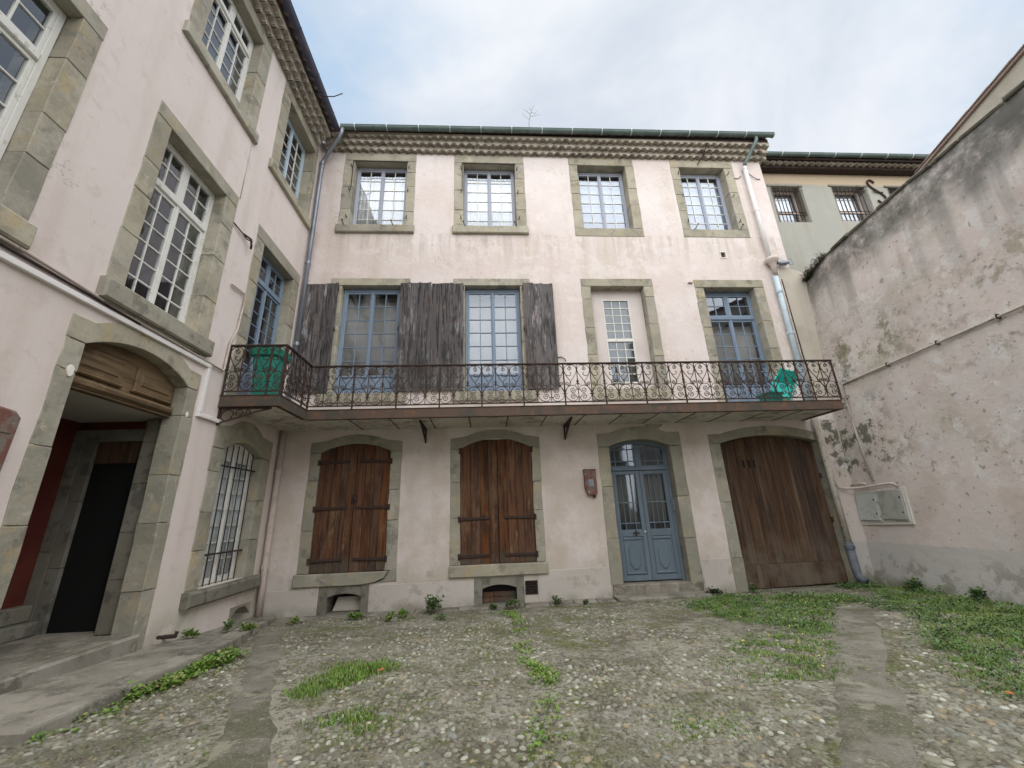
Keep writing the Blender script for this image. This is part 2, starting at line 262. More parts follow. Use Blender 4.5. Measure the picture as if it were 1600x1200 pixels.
mat("grey_pipe", (0.42, 0.39, 0.335), 0.75, [dict(scale=5, lo=0.48, hi=0.66, color=(0.33, 0.30, 0.25), detail=7), dict(scale=12, lo=0.57, hi=0.66, color=(0.17, 0.13, 0.1), detail=8, fac=0.7)], [(30, 0.3, 0.003, I3)])
mat("cast_pipe", (0.10, 0.115, 0.135), 0.6, [dict(scale=6, lo=0.48, hi=0.66, color=(0.15, 0.16, 0.18), detail=7)])
mat("white_conduit", (0.74, 0.72, 0.71), 0.45, [dict(scale=3, lo=0.5, hi=0.7, color=(0.66, 0.63, 0.61), detail=6)])
mat("bracket_white", (0.55, 0.60, 0.60), 0.5)
mat("tile_mortar", (0.44, 0.40, 0.335), 0.92, [dict(scale=4, lo=0.45, hi=0.65, color=(0.28, 0.25, 0.205), detail=7), dict(scale=1.3, lo=0.5, hi=0.7, color=(0.42, 0.385, 0.32), detail=6, fac=0.7)], [(25, 0.4, 0.008, I3)])
mat("cornice_clay", (0.35, 0.31, 0.26), 0.92, [dict(scale=5, lo=0.45, hi=0.65, color=(0.32, 0.285, 0.24), detail=7), dict(scale=2, lo=0.5, hi=0.65, color=(0.20, 0.18, 0.15), detail=6, fac=0.7)], [(40, 0.4, 0.005, I3)], rnd=0.2)
mat("verge_clay", (0.33, 0.255, 0.225), 0.9, [dict(scale=3, lo=0.45, hi=0.65, color=(0.40, 0.33, 0.29), detail=7)], [(30, 0.4, 0.006, I3)], rnd=0.12)
mat("roof_clay", (0.20, 0.135, 0.105), 0.9, [dict(scale=3, lo=0.45, hi=0.65, color=(0.27, 0.20, 0.165), detail=7), dict(scale=7, lo=0.52, hi=0.64, color=(0.12, 0.11, 0.095), detail=8, fac=0.7)], [(30, 0.4, 0.006, I3)], rnd=0.15)
mat("curtain_cloth", (0.84, 0.84, 0.83), 0.9, [dict(scale=8, lo=0.45, hi=0.7, color=(0.62, 0.62, 0.62), stretch=(1, 1, 0.08), detail=3)])
mat("blind_cloth", (0.36, 0.335, 0.305), 0.9, [dict(scale=2, lo=0.45, hi=0.7, color=(0.30, 0.28, 0.26), detail=5)])
mat("veil_cloth", (0.40, 0.45, 0.52), 0.9, [dict(scale=3, lo=0.45, hi=0.7, color=(0.29, 0.33, 0.40), stretch=(1, 1, 0.1), detail=4)])
mat("shade_black", (0.006, 0.006, 0.006), 0.9)  # near-black colour painted in place of the shade in unlit openings
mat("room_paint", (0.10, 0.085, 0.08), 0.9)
mat("room_warm", (0.16, 0.10, 0.085), 0.9)
mat("soffit_plaster", (0.58, 0.55, 0.50), 0.9, [dict(scale=2.2, lo=0.48, hi=0.66, color=(0.33, 0.30, 0.25), detail=7), dict(scale=6, lo=0.58, hi=0.66, color=(0.19, 0.12, 0.08), detail=8, fac=0.7)], [(20, 0.3, 0.008, I3)], rnd=0.06)
mat("ceiling_plaster", (0.50, 0.49, 0.46), 0.9)
mat("red_interior", (0.085, 0.016, 0.013), 0.75, [dict(scale=1.4, lo=0.4, hi=0.65, color=(0.12, 0.03, 0.016), detail=6)])
mat("concrete", (0.155, 0.143, 0.115), 0.95, [
    dict(scale=1.2, lo=0.46, hi=0.66, color=(0.215, 0.20, 0.165), detail=9), dict(scale=2.0, lo=0.46, hi=0.58, color=(0.085, 0.085, 0.048), detail=10, rough=0.72, fac=0.85, off=(4, 2, 1)), dict(scale=9, lo=0.54, hi=0.62, color=(0.075, 0.07, 0.055), detail=8, fac=0.6, rough=0.7), CRACK,
    dict(scale=4, lo=0.56, hi=0.62, color=(0.27, 0.26, 0.19), detail=9, fac=0.7, rough=0.7, off=(1, 1, 7), masks=[('Y', 4.6, 3.8, 0.7, 1.5)]), dict(scale=60, lo=0.5, hi=0.68, color=(0.30, 0.28, 0.24), detail=3, fac=0.4)],
    [(8, 0.6, 0.02, I3), (45, 0.6, 0.008, I3)])
mat("ground_mortar", (0.165, 0.156, 0.118), 0.95, [
    dict(scale=0.7, lo=0.42, hi=0.64, color=(0.265, 0.252, 0.20), detail=8),
    dict(scale=1.5, lo=0.47, hi=0.61, color=(0.10, 0.088, 0.062), detail=9, fac=0.85, off=(4, 2, 1)),
    dict(scale=1.3, lo=0.50, hi=0.61, color=(0.10, 0.112, 0.034), detail=10, rough=0.7, fac=0.85, off=(2, 8, 1)),
    dict(scale=6.0, lo=0.54, hi=0.64, color=(0.095, 0.115, 0.032), detail=8, fac=0.8, off=(8, 8, 1)),
    dict(scale=5.0, lo=0.52, hi=0.62, color=(0.29, 0.27, 0.225), detail=8, fac=0.7, off=(6, 3, 1)),
    dict(scale=38, lo=0.54, hi=0.64, color=(0.34, 0.32, 0.28), detail=4, fac=0.6), dict(scale=20, lo=0.52, hi=0.62, color=(0.060, 0.054, 0.038), detail=5, fac=0.8, off=(3, 3, 3))],
    [(7, 0.7, 0.03, I3), (28, 0.8, 0.014, I3), (80, 0.4, 0.004, I3)])
mat("earth", (0.10, 0.085, 0.06), 0.95, [dict(scale=4, lo=0.45, hi=0.62, color=(0.15, 0.13, 0.1), detail=8)], [(20, 0.6, 0.02, I3)])
PEB = [(0.241, 0.231, 0.177), (0.174, 0.165, 0.123), (0.297, 0.291, 0.23), (0.22, 0.204, 0.144), (0.133, 0.126, 0.096), (0.348, 0.352, 0.289), (0.19, 0.192, 0.161), (0.256, 0.242, 0.177), (0.431, 0.44, 0.37), (0.184, 0.17, 0.123), (0.286, 0.231, 0.144), (0.205, 0.215, 0.192), (0.149, 0.149, 0.112), (0.22, 0.215, 0.165), (0.307, 0.308, 0.252), (0.164, 0.16, 0.123), (0.246, 0.242, 0.187), (0.194, 0.187, 0.139)]
mat("pebble_stone", (0.3, 0.3, 0.3), 0.75, [dict(scale=25, lo=0.45, hi=0.68, color=(0.20, 0.185, 0.15), detail=6, fac=0.6), dict(scale=1.3, lo=0.50, hi=0.62, color=(0.085, 0.088, 0.04), detail=9, fac=0.7), dict(scale=6, lo=0.48, hi=0.60, color=(0.125, 0.115, 0.08), detail=8, fac=0.75)], [(60, 0.3, 0.003, I3)], island=PEB)
GRS = [(0.11, 0.21, 0.028), (0.14, 0.25, 0.034), (0.085, 0.16, 0.024), (0.18, 0.27, 0.05), (0.11, 0.21, 0.040), (0.26, 0.25, 0.11)]
mat("grass_blade", (0.06, 0.13, 0.025), 0.7, [], island=GRS)
mat("weed_leaf", (0.05, 0.11, 0.03), 0.65, [], island=[(0.07, 0.14, 0.034), (0.09, 0.165, 0.042), (0.12, 0.19, 0.05), (0.06, 0.115, 0.034), (0.15, 0.20, 0.075), (0.09, 0.16, 0.075)])
mat("moss", (0.055, 0.085, 0.022), 0.95, [dict(scale=20, lo=0.45, hi=0.62, color=(0.085, 0.12, 0.03), detail=6)], [(60, 0.6, 0.008, I3)])
mat("yellow_flower", (0.62, 0.52, 0.08), 0.7)
mat("dry_leaf", (0.36, 0.14, 0.045), 0.8)
mat("dry_stem", (0.075, 0.062, 0.052), 0.9, island=[(0.06, 0.05, 0.045), (0.1, 0.085, 0.07), (0.045, 0.05, 0.035), (0.13, 0.11, 0.09)])
mat("ivy_leaf", (0.025, 0.05, 0.018), 0.6, island=[(0.022, 0.05, 0.018), (0.035, 0.07, 0.022), (0.05, 0.055, 0.03)])
mat("turquoise_plastic", (0.012, 0.52, 0.46), 0.35, [dict(scale=3, lo=0.45, hi=0.7, color=(0.02, 0.58, 0.52), detail=5)])
mat("green_plastic", (0.010, 0.165, 0.115), 0.4, [dict(scale=3, lo=0.45, hi=0.7, color=(0.012, 0.21, 0.145), detail=5)])
mat("sea_green_plastic", (0.025, 0.25, 0.19), 0.4, [dict(scale=3, lo=0.45, hi=0.7, color=(0.035, 0.30, 0.23), detail=5)])
mat("teal_plastic", (0.008, 0.15, 0.13), 0.4)
mat("meter_plastic", (0.43, 0.445, 0.42), 0.6, [dict(scale=3, lo=0.45, hi=0.66, color=(0.38, 0.39, 0.365), detail=7), dict(scale=9, lo=0.58, hi=0.66, color=(0.2, 0.19, 0.16), detail=8, fac=0.6)])
mat("meter_plastic_dark", (0.31, 0.31, 0.28), 0.75, [dict(scale=3, lo=0.45, hi=0.66, color=(0.205, 0.205, 0.18), detail=7), dict(scale=9, lo=0.56, hi=0.66, color=(0.33, 0.32, 0.29), detail=8, fac=0.5)])
mat("white_patch", (0.74, 0.72, 0.66), 0.9)
mat("dirt_white", (0.50, 0.47, 0.42), 0.9, [dict(scale=3, lo=0.45, hi=0.66, color=(0.44, 0.42, 0.37), detail=7)])
glass("window_glass", 0.09, (0.92, 0.94, 0.95), 0.0, 0.010)
glass("upper_glass", 0.16, (0.94, 0.95, 0.96), 0.0, 0.010)
glass("door_glass", 0.05, (0.70, 0.72, 0.70), 0.05)

# ------------------------------------------------------------------ mesh and object helpers
WM = {}
class MB:
    def __init__(s): s.v = []; s.f = []
    def add(s, vs, fs):
        b = len(s.v); s.v += [tuple(q) for q in vs]; s.f += [tuple(b + i for i in f) for f in fs]; return s
    def prism(s, poly, w0, w1, bev=0.0):
        """poly: counter-clockwise (u,v); from w0 (back) to w1 (front), chamfered front edge."""
        n = len(poly); P = [Vector(p) for p in poly]
        vs = [(p.x, p.y, w0) for p in P]
        if bev > 0:
            vs += [(p.x, p.y, w1 - bev) for p in P]
            for i in range(n):
                a = (P[i] - P[i - 1]); b = (P[(i + 1) % n] - P[i])
                na = Vector((-a.y, a.x)).normalized(); nb = Vector((-b.y, b.x)).normalized()
                d = na + nb; k = d.dot(na); d = d * (bev / max(k, 0.35))
                q = P[i] + d; vs.append((q.x, q.y, w1))
            rings = 3
        else:
            vs += [(p.x, p.y, w1) for p in P]; rings = 2
        fs = [tuple(reversed(range(n)))]
        for r in range(rings - 1):
            for i in range(n):
                j = (i + 1) % n; fs.append((r * n + i, r * n + j, (r + 1) * n + j, (r + 1) * n + i))
        fs.append(tuple(range((rings - 1) * n, rings * n)))
        return s.add(vs, fs)
    def box(s, u0, u1, v0, v1, w0, w1, bev=0.0):
        return s.prism([(u0, v0), (u1, v0), (u1, v1), (u0, v1)], w0, w1, bev)
    def tube(s, pts, r, n=8, cap=True, flat=1.0):
        P = [Vector(p) for p in pts]; m = len(P); b = []
        t0 = (P[1] - P[0]).normalized(); ref = Vector((0, 0, 1)) if abs(t0.z) < 0.9 else Vector((1, 0, 0))
        x = (ref - t0 * ref.dot(t0)).normalized()
        for i in range(m):
            t = ((P[min(i + 1, m - 1)] - P[max(i - 1, 0)])).normalized()
            x = (x - t * x.dot(t)).normalized(); y = t.cross(x)
            ri = r[i] if isinstance(r, (list, tuple)) else r
            for k in range(n):
                a = 2 * math.pi * (k + 0.5) / n
                b.append(P[i] + x * (math.cos(a) * ri * flat) + y * (math.sin(a) * ri))
        fs = []
        for i in range(m - 1):
            for k in range(n):
                kk = (k + 1) % n; fs.append((i * n + k, i * n + kk, (i + 1) * n + kk, (i + 1) * n + k))
        if cap: fs.append(tuple(reversed(range(n)))); fs.append(tuple(range((m - 1) * n, m * n)))
        return s.add(b, fs)
    def lathe(s, prof, n=12, c=(0, 0)):
        """prof: (radius, z) from bottom to top, around the local z axis."""
        vs = []
        for r_, z_ in prof:
            for k in range(n):
                a = 2 * math.pi * k / n; vs.append((c[0] + r_ * math.cos(a), c[1] + r_ * math.sin(a), z_))
        fs = []
        for i in range(len(prof) - 1):
            for k in range(n):
                kk = (k + 1) % n; fs.append((i * n + k, i * n + kk, (i + 1) * n + kk, (i + 1) * n + k))
        fs.append(tuple(reversed(range(n)))); fs.append(tuple(range((len(prof) - 1) * n, len(prof) * n)))
        return s.add(vs, fs)
    def sweep(s, prof, u0, u1):
        """closed profile (v,w), extruded along u."""
        n = len(prof)
        vs = [(u0, p[0], p[1]) for p in prof] + [(u1, p[0], p[1]) for p in prof]
        fs = [(i, (i + 1) % n, n + (i + 1) % n, n + i) for i in range(n)] + [tuple(reversed(range(n))), tuple(range(n, 2 * n))]
        return s.add(vs, fs)
    def mesh(s, name, smooth=False):
        me = bpy.data.meshes.new(name); me.from_pydata(s.v, [], s.f)
        bm = bmesh.new(); bm.from_mesh(me); bmesh.ops.recalc_face_normals(bm, faces=bm.faces); bm.to_mesh(me); bm.free()
        if smooth:
            me.polygons.foreach_set("use_smooth", [True] * len(me.polygons))
        return me
def obj(name, mb, m, parent=None, M=None, smooth=False, kind=None, label=None):
    me = mb.mesh(name, smooth) if isinstance(mb, MB) else mb
    o = bpy.data.objects.new(name, me); COL.objects.link(o)
    if m is not None and not me.materials: me.materials.append(MAT[m])
    M = Matrix.Identity(4) if M is None else M.copy()
    WM[o.name] = M
    if parent is not None:
        o.parent = parent; o.matrix_basis = WM[parent.name].inverted() @ M
    else: o.matrix_basis = M
    if kind: o["kind"] = kind
    if label: o["label"] = label
    return o
def thing(name, label, cat, loc, group=None):
    o = bpy.data.objects.new(name, None); COL.objects.link(o); o.location = loc; o.empty_display_size = 0.2
    WM[o.name] = Matrix.Translation(loc); o["label"] = label; o["category"] = cat
    if group: o["group"] = group
    return o
def tag(o, label, cat, group=None):
    o["label"] = label; o["category"] = cat
    if group: o["group"] = group
    return o
def tr(u, v, w=0.0): return Matrix.Translation((u, v, w))
CACHE = {}
def cached(key, fn):
    if key not in CACHE: CACHE[key] = fn()
    return CACHE[key]
def boxmesh(name, a, b, c, bev=0.0):
    return cached((name, round(a, 3), round(b, 3), round(c, 3), bev), lambda: MB().box(-a / 2, a / 2, -b / 2, b / 2, -c / 2, c / 2, bev).mesh(name))
def arc(u0, u1, vs, vc, n=14):
    """points of a segmental arch from u1 to u0 (right to left), springing vs, crown vc."""
    c = (u1 - u0) / 2; h = max(vc - vs, 1e-4); R = (c * c + h * h) / (2 * h); cu = (u0 + u1) / 2; cvv = vc - R
    a = math.asin(min(1, c / R)); return [(cu + R * math.sin(a - 2 * a * i / n), cvv + R * math.cos(a - 2 * a * i / n)) for i in range(n + 1)]
def j(a): return random.uniform(-a, a)

# wall frames: local (u along the wall, v up, w out of the wall)
FMAIN = Matrix(((1, 0, 0, 0), (0, 0, -1, 8.3), (0, 1, 0, 0), (0, 0, 0, 1)))
FLEFT = Matrix(((0, 0, 1, -4.15), (1, 0, 0, 0), (0, 1, 0, 0), (0, 0, 0, 1)))
_az = math.radians(2); _U = Vector((-math.sin(_az), -math.cos(_az), 0)); _V = Vector((0.065, 0, 1)).normalized(); _N = _U.cross(_V).normalized(); _V = _N.cross(_U)
FRIGHT = Matrix(((_U.x, _V.x, _N.x, 7.66), (_U.y, _V.y, _N.y, 8.3), (_U.z, _V.z, _N.z, 0), (0, 0, 0, 1)))

def holed_wall(u0, u1, v0, v1, holes, th):
    us = sorted({u0, u1, *[h[0] for h in holes], *[h[1] for h in holes]}); vs = sorted({v0, v1, *[h[2] for h in holes], *[h[3] for h in holes]})
    us = [u for u in us if u0 <= u <= u1]; vs = [v for v in vs if v0 <= v <= v1]
    def solid(i, k):
        if i < 0 or k < 0 or i >= len(us) - 1 or k >= len(vs) - 1: return False
        cu, cv = (us[i] + us[i + 1]) / 2, (vs[k] + vs[k + 1]) / 2
        return not any(h[0] < cu < h[1] and h[2] < cv < h[3] for h in holes)
    idx = {}; V_ = []; F_ = []
    def vid(u, v, w):
        if (u, v, w) not in idx: idx[(u, v, w)] = len(V_); V_.append((u, v, w))
        return idx[(u, v, w)]
    for i in range(len(us) - 1):
        for k in range(len(vs) - 1):
            if not solid(i, k): continue
            a, b, c, d = us[i], us[i + 1], vs[k], vs[k + 1]
            F_.append((vid(a, c, 0), vid(b, c, 0), vid(b, d, 0), vid(a, d, 0)))
            F_.append((vid(a, d, -th), vid(b, d, -th), vid(b, c, -th), vid(a, c, -th)))
            for (di, dk, p, q) in ((-1, 0, (a, d), (a, c)), (1, 0, (b, c), (b, d)), (0, -1, (a, c), (b, c)), (0, 1, (b, d), (a, d))):
                if not solid(i + di, k + dk):
                    F_.append((vid(*q, 0), vid(*p, 0), vid(*p, -th), vid(*q, -th)))
    return MB().add(V_, F_)

def jambs(b, fr, u0, u1, v0, v1, depth, w1=0.010, m="stone", hmin=0.34, hmax=0.72, name="jamb_stone"):
    v = v0
    while v < v1 - 0.02:
        h = random.uniform(hmin, hmax)
        if v1 - (v + h) < 0.25: h = v1 - v
        q = [(u0 + j(.010), v + .003), ((u0 + u1) / 2, v + .003 + j(.003)), (u1 + j(.006), v + .003 + j(.003)), (u1 + j(.010), v + h * random.uniform(.3, .7)), (u1 + j(.006), v + h - .003), (u0 + j(.010), v + h - .003), (u0 + j(.012), v + h * random.uniform(.3, .7))]
        obj(name, MB().prism(q, -depth, w1 + j(.004), 0.007), m, b, fr); v += h
def stone_block(b, fr, name, u0, u1, v0, v1, w0, w1, m="stone", bev=0.008):
    q = [(u0 + j(.004), v0 + j(.003)), ((u0 + u1) / 2, v0 + j(.004)), (u1 + j(.004), v0 + j(.003)), (u1 + j(.004), v1 + j(.003)), ((u0 + u1) / 2, v1 + j(.004)), (u0 + j(.004), v1 + j(.003))]
    return obj(name, MB().prism(q, w0, w1, bev), m, b, fr)
def arch_lintel(b, fr, u0, u1, o0, o1, vs, vc, vsh, vtop, depth, keys=3, w1=0.012):
    """shouldered segmental arch of voussoirs: opening o0..o1 springing vs crown vc; shoulders at vsh, extrados crown vtop."""
    inn = arc(o0, o1, vs, vc, 24); e0 = o0 + (o0 - u0) * -0.15; e1 = o1 - (o0 - u0) * 0.15 * -1
    ext = [(u1, vsh)] + arc(o0 + 0.02, o1 - 0.02, vsh, vtop, 22) + [(u0, vsh)]
    def at(lst, f):
        k = f * (len(lst) - 1); i = min(int(k), len(lst) - 2); t = k - i
        return (lst[i][0] + (lst[i + 1][0] - lst[i][0]) * t, lst[i][1] + (lst[i + 1][1] - lst[i][1]) * t)
    cuts = [i / keys for i in range(keys + 1)]
    for a, c in zip(cuts, cuts[1:]):
        fi = [a + (c - a) * t / 8 for t in range(9)]
        I_ = [at(inn, f) for f in fi]; E_ = [at(ext, f) for f in [a + (c - a) * t / 10 for t in range(11)]]
        if a == 0: I_ = [(u1, vs)] + I_
        if c == 1: I_ = I_ + [(u0, vs)]
        g = 0.003
        poly = E_ + I_[::-1]
        obj("arch_stone", MB().prism(poly, -depth, w1 + j(.003), 0.006), "stone", b, fr)

def pane_at(win, fr, u, v, w, a, h, m):
    M = fr @ tr(u, v, w) @ Matrix.Rotation(math.radians(j(.45)), 4, 'X') @ Matrix.Rotation(math.radians(j(.45)), 4, 'Y')
    obj("pane", boxmesh("pane_" + m, a, h, 0.004) if False else cached(("pane", m, round(a, 2), round(h, 2)), lambda: MB().box(-a / 2, a / 2, -h / 2, h / 2, -.002, .002).mesh("pane")), m, win, M)
def lights(win, fr, a0, a1, b0, b1, cols, rows, w, fmat, bmat, gmat, stile=0.045, bar=0.020, panel=0.0, top=None):
    """one casement leaf: stiles and rails, glazing bars, panes, and a raised bottom panel."""
    top = stile if top is None else top
    q = MB(); g0, g1 = a0 + stile, a1 - stile; h0, h1 = b0 + stile + panel, b1 - top
    q.box(a0, g0, b0, b1, w - .022, w + .022, .004); q.box(g1, a1, b0, b1, w - .022, w + .022, .004)
    q.box(g0, g1, b0, b0 + stile, w - .0215, w + .0215, .003); q.box(g0, g1, h1, b1, w - .0215, w + .0215, .003)
    if panel: q.box(g0, g1, h0 - .035, h0, w - .0215, w + .0215, .003)
    obj("casement", q, fmat, win, fr)
    if panel:
        p = MB(); p.box(g0, g1, b0 + stile, h0 - .035, w - .014, w + .002); p.box(g0 + .05, g1 - .05, b0 + stile + .05, h0 - .085, w + .002, w + .013, .010)
        obj("panel", p, fmat, win, fr)
    cw, ch = (g1 - g0) / cols, (h1 - h0) / rows
    m = MB()
    for i in range(1, cols): m.box(g0 + i * cw - bar / 2, g0 + i * cw + bar / 2, h0, h1, w - .012, w + .015, .003)
    for k in range(1, rows): m.box(g0, g1, h0 + k * ch - bar / 2, h0 + k * ch + bar / 2, w - .0115, w + .0145, .003)
    if m.v: obj("glazing_bars", m, bmat, win, fr)
    for i in range(cols):
        for k in range(rows): pane_at(win, fr, g0 + (i + .5) * cw, h0 + (k + .5) * ch, w - .004, cw - .002, ch - .002, gmat)
def window(b, fr, u0, u1, v0, v1, w, cols=2, rows=6, fmat="white_paint", bmat=None, gmat="window_glass", transom=None, trows=2, panel=0.0, fw=0.04, name="window", headbox=0.0, tcols=2):
    bmat = bmat or fmat
    q = MB(); q.box(u0, u0 + fw, v0, v1, w - .035, w + .03, .004); q.box(u1 - fw, u1, v0, v1, w - .035, w + .03, .004)
    q.box(u0 + fw, u1 - fw, v1 - fw - headbox, v1, w - .0345, w + .0295, .004); q.box(u0 + fw, u1 - fw, v0, v0 + fw * .8, w - .0345, w + .0395, .004)
    top = v1 - fw - headbox; um = (u0 + u1) / 2
    if transom: q.box(u0 + fw, u1 - fw, transom - .05, transom + .05, w - .034, w + .05, .012)
    win = obj(name, q, fmat, b, fr)
    lt = (transom - .05) if transom else top
    lights(win, fr, u0 + fw, um - .002, v0 + fw * .8, lt, cols, rows, w, fmat, bmat, gmat, panel=panel)
    lights(win, fr, um + .002, u1 - fw, v0 + fw * .8, lt, cols, rows, w, fmat, bmat, gmat, panel=panel)
    c = MB(); c.box(um - .022, um + .022, v0 + fw * .8, lt, w + .0225, w + .038, .006); obj("cover_strip", c, fmat, win, fr)
    if transom:
        c = MB(); c.box(um - .03, um + .03, transom + .05, top, w - .03, w + .028, .004); obj("mullion", c, fmat, win, fr)
        lights(win, fr, u0 + fw, um - .03, transom + .05, top, tcols, trows, w, fmat, bmat, gmat, stile=.035)
        lights(win, fr, um + .03, u1 - fw, transom + .05, top, tcols, trows, w, fmat, bmat, gmat, stile=.035)
    return win
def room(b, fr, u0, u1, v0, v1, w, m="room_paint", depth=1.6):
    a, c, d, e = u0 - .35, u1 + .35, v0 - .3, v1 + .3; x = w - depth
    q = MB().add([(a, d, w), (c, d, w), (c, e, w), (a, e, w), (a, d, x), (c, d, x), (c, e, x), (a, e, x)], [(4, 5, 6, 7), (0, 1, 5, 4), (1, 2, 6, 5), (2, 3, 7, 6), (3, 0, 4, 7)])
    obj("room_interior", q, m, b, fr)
def curtain(win, fr, u0, u1, v0, v1, w, m="curtain_cloth", waves=9, amp=0.025, name="curtain"):
    n = waves * 8; vs = []; fs = []
    for i in range(n + 1):
        u = u0 + (u1 - u0) * i / n; d = amp * math.sin(2 * math.pi * waves * i / n + 0.7 * math.sin(i * .13))
        for v, k in ((v0, 1.2), (v1, 0.7)): vs += [(u, v, w + d * k), (u, v, w + d * k - .004)]
    for i in range(n):
        a = i * 4; e = a + 4
        fs += [(a, e, e + 2, a + 2), (a + 1, a + 3, e + 3, e + 1), (a, a + 1, e + 1, e), (a + 2, e + 2, e + 3, a + 3)]
    obj(name, MB().add(vs, fs), m, win, fr, smooth=True)
def iron_pin(b, fr, u, v, s=1):
    q = MB(); q.tube([(u, v, -.02), (u, v, .05), (u + .012 * s, v, .062), (u + .012 * s, v + .06, .062)], .011, 6); obj("hinge_pin", q, "dark_iron", b, fr)
def shutter_stay(b, fr, u, v, lean):
    q = MB(); q.tube([(u, v, .03), (u + .01, v - .02, .075), (u + lean * .6, v + .06, .08), (u + lean, v + .13, .075)], .010, 6); q.tube([(u + lean - .02, v + .13, .075), (u + lean + .02, v + .135, .075)], .014, 6)
    obj("shutter_stay", q, "dark_iron", b, fr)
def tile_mesh():
    n = 9; ro, ri = 1.0, .84; vs = []; fs = []
    for w_ in (0.0, 1.0):
        for r_ in (ro, ri):
            for i in range(n): a = math.pi * i / (n - 1); vs.append((r_ * math.cos(a), r_ * math.sin(a), w_))
    o0, i0, o1, i1 = 0, n, 2 * n, 3 * n
    for i in range(n - 1):
        fs += [(o0 + i, o0 + i + 1, o1 + i + 1, o1 + i), (o1 + i, o1 + i + 1, i1 + i + 1, i1 + i), (i1 + i, i1 + i + 1, i0 + i + 1, i0 + i)]
    vs.append((0, 0, 0.08)); c = len(vs) - 1
    return MB().add(vs, fs).mesh("cornice_tile", True)
def cornice(b, fr, u0, u1, v0, pitch=0.205, proj=0.105, rowh=0.118):
    """genoise eaves: three rows of hollow canal tiles bedded in mortar, each row stepping out over the last."""
    tm = cached("ctile", tile_mesh); rx, ry = .088, .070
    for r in range(3):
        p = proj * (r + 1); vb = v0 + r * rowh; vt = vb + rowh
        us_ = np.arange(u0 + (pitch / 2 if r % 2 else 0), u1 - pitch + .001, pitch)
        q = MB()
        for ua in us_:
            ub = ua + pitch; uc = (ua + ub) / 2; m = 8
            A = [(uc - rx * math.cos(math.pi * i / m), vb + ry * math.sin(math.pi * i / m)) for i in range(m + 1)]
            top = [(ua + (ub - ua) * i / (m + 2), vt - .012) for i in range(m + 3)]; low = [(ua, vb)] + A + [(ub, vb)]
            n_ = len(low)
            vs = [(x, y, p) for x, y in low] + [(x, y, p) for x, y in top] + [(x, y, p - proj - .02) for x, y in low] + [(x, y, p - proj - .02) for x, y in top]
            fs = [(i, i + 1, n_ + i + 1, n_ + i) for i in range(n_ - 1)] + [(i, 2 * n_ + i, 2 * n_ + i + 1, i + 1) for i in range(n_ - 1)]
            q.add(vs, fs)
            M = fr @ tr(uc + j(.004), vb - .003 + j(.003), p - proj - .01) @ Matrix.Diagonal((rx - .001, ry - .001, proj + .018 + j(.006), 1))
            obj("cornice_tile", tm, "cornice_clay", b, M)
        q.box(u0, u1, vt - .0115, vt, -.10, p + .010, .003); q.box(u0, u1, vb, vt - .012, -.10, p - proj + .004)
        if r % 2: q.box(u0, us_[0] - .001, vb, vt - .012, -.1, p)
        q.box(us_[-1] + pitch + .001, u1, vb, vt - .012, -.1, p - .002)
        obj("cornice_band", q, "tile_mortar", b, fr)
def gutter(b, fr, u0, u1, va, vb, w, r, m, brackets, bm_="bracket_white"):
    n = 10; P = []
    for i in range(n + 1): a = math.pi + math.pi * i / n; P.append((r * math.sin(a) , r * math.cos(a)))
    for i in range(n, -1, -1): a = math.pi + math.pi * i / n; P.append(((r - .006) * math.sin(a), (r - .006) * math.cos(a)))
    def vv(u): return va + (vb - va) * (u - u0) / (u1 - u0)
    q = MB(); k = len(P)
    vs = [(u0, va + p[0], w + p[1]) for p in P] + [(u1, vb + p[0], w + p[1]) for p in P]
    q.add(vs, [(i, (i + 1) % k, k + (i + 1) % k, k + i) for i in range(k)] + [tuple(range(k - 1, -1, -1)), tuple(range(k, 2 * k))])
    q.tube([(u0, va + .004, w + r), (u1, vb + .004, w + r)], .011, 6)
    g = obj("gutter", q, m, b, fr)
    for u in brackets:
        c = MB(); v = vv(u); pts = [(u, v + (r + .004) * math.sin(math.pi + math.pi * i / 10), w + (r + .004) * math.cos(math.pi + math.pi * i / 10)) for i in range(11)]
        pts += [(u, v + .03, w + r + .004)]
        c.tube(pts, .013, 4); obj("gutter_bracket", c, bm_, g, fr)
    return g
def pipe(b, pts, r, m, name="downpipe", collars=(), n=12, M=None):
    d = obj(name, MB().tube(pts, r, n), m, b, M, smooth=True)
    for (p, q_) in collars:
        obj("collar", MB().tube([p, q_], r * 1.22, n), m, d, M, smooth=False)
    return d

# ------------------------------------------------------------------ ground
def zg(x, y):
    s = min(max(.062 - (x + 3) * .0032, .03), .062); yy = max(y, 0.5)
    return (8.3 - yy) * s + .006 * (x + 4)
def fb(x, y, s, o=3): return noise.fractal(Vector((x * s, y * s, 1.7)), 1.0, 2.0, o)
xs = np.arange(-5.0, 9.6, .09); ys = np.concatenate([np.arange(-6.0, 1.8, .5), np.arange(1.9, 9.2, .09)])
gv = [(x, y, zg(x, y) + .014 * fb(x, y, 1.1) + .007 * fb(x, y, 5)) for y in ys for x in xs]
nx = len(xs); gf = [(k * nx + i, k * nx + i + 1, (k + 1) * nx + i + 1, (k + 1) * nx + i) for k in range(len(ys) - 1) for i in range(nx - 1)]
me = bpy.data.meshes.new("ground"); me.from_pydata(gv, [], gf); me.polygons.foreach_set("use_smooth", [True] * len(gf))
ground = obj("ground", me, "ground_mortar", kind="structure")
obj("terrain", MB().add([(-400, -400, -.5), (400, -400, -.5), (400, 400, -.5), (-400, 400, -.5)], [(0, 1, 2, 3)]), "earth", kind="structure")

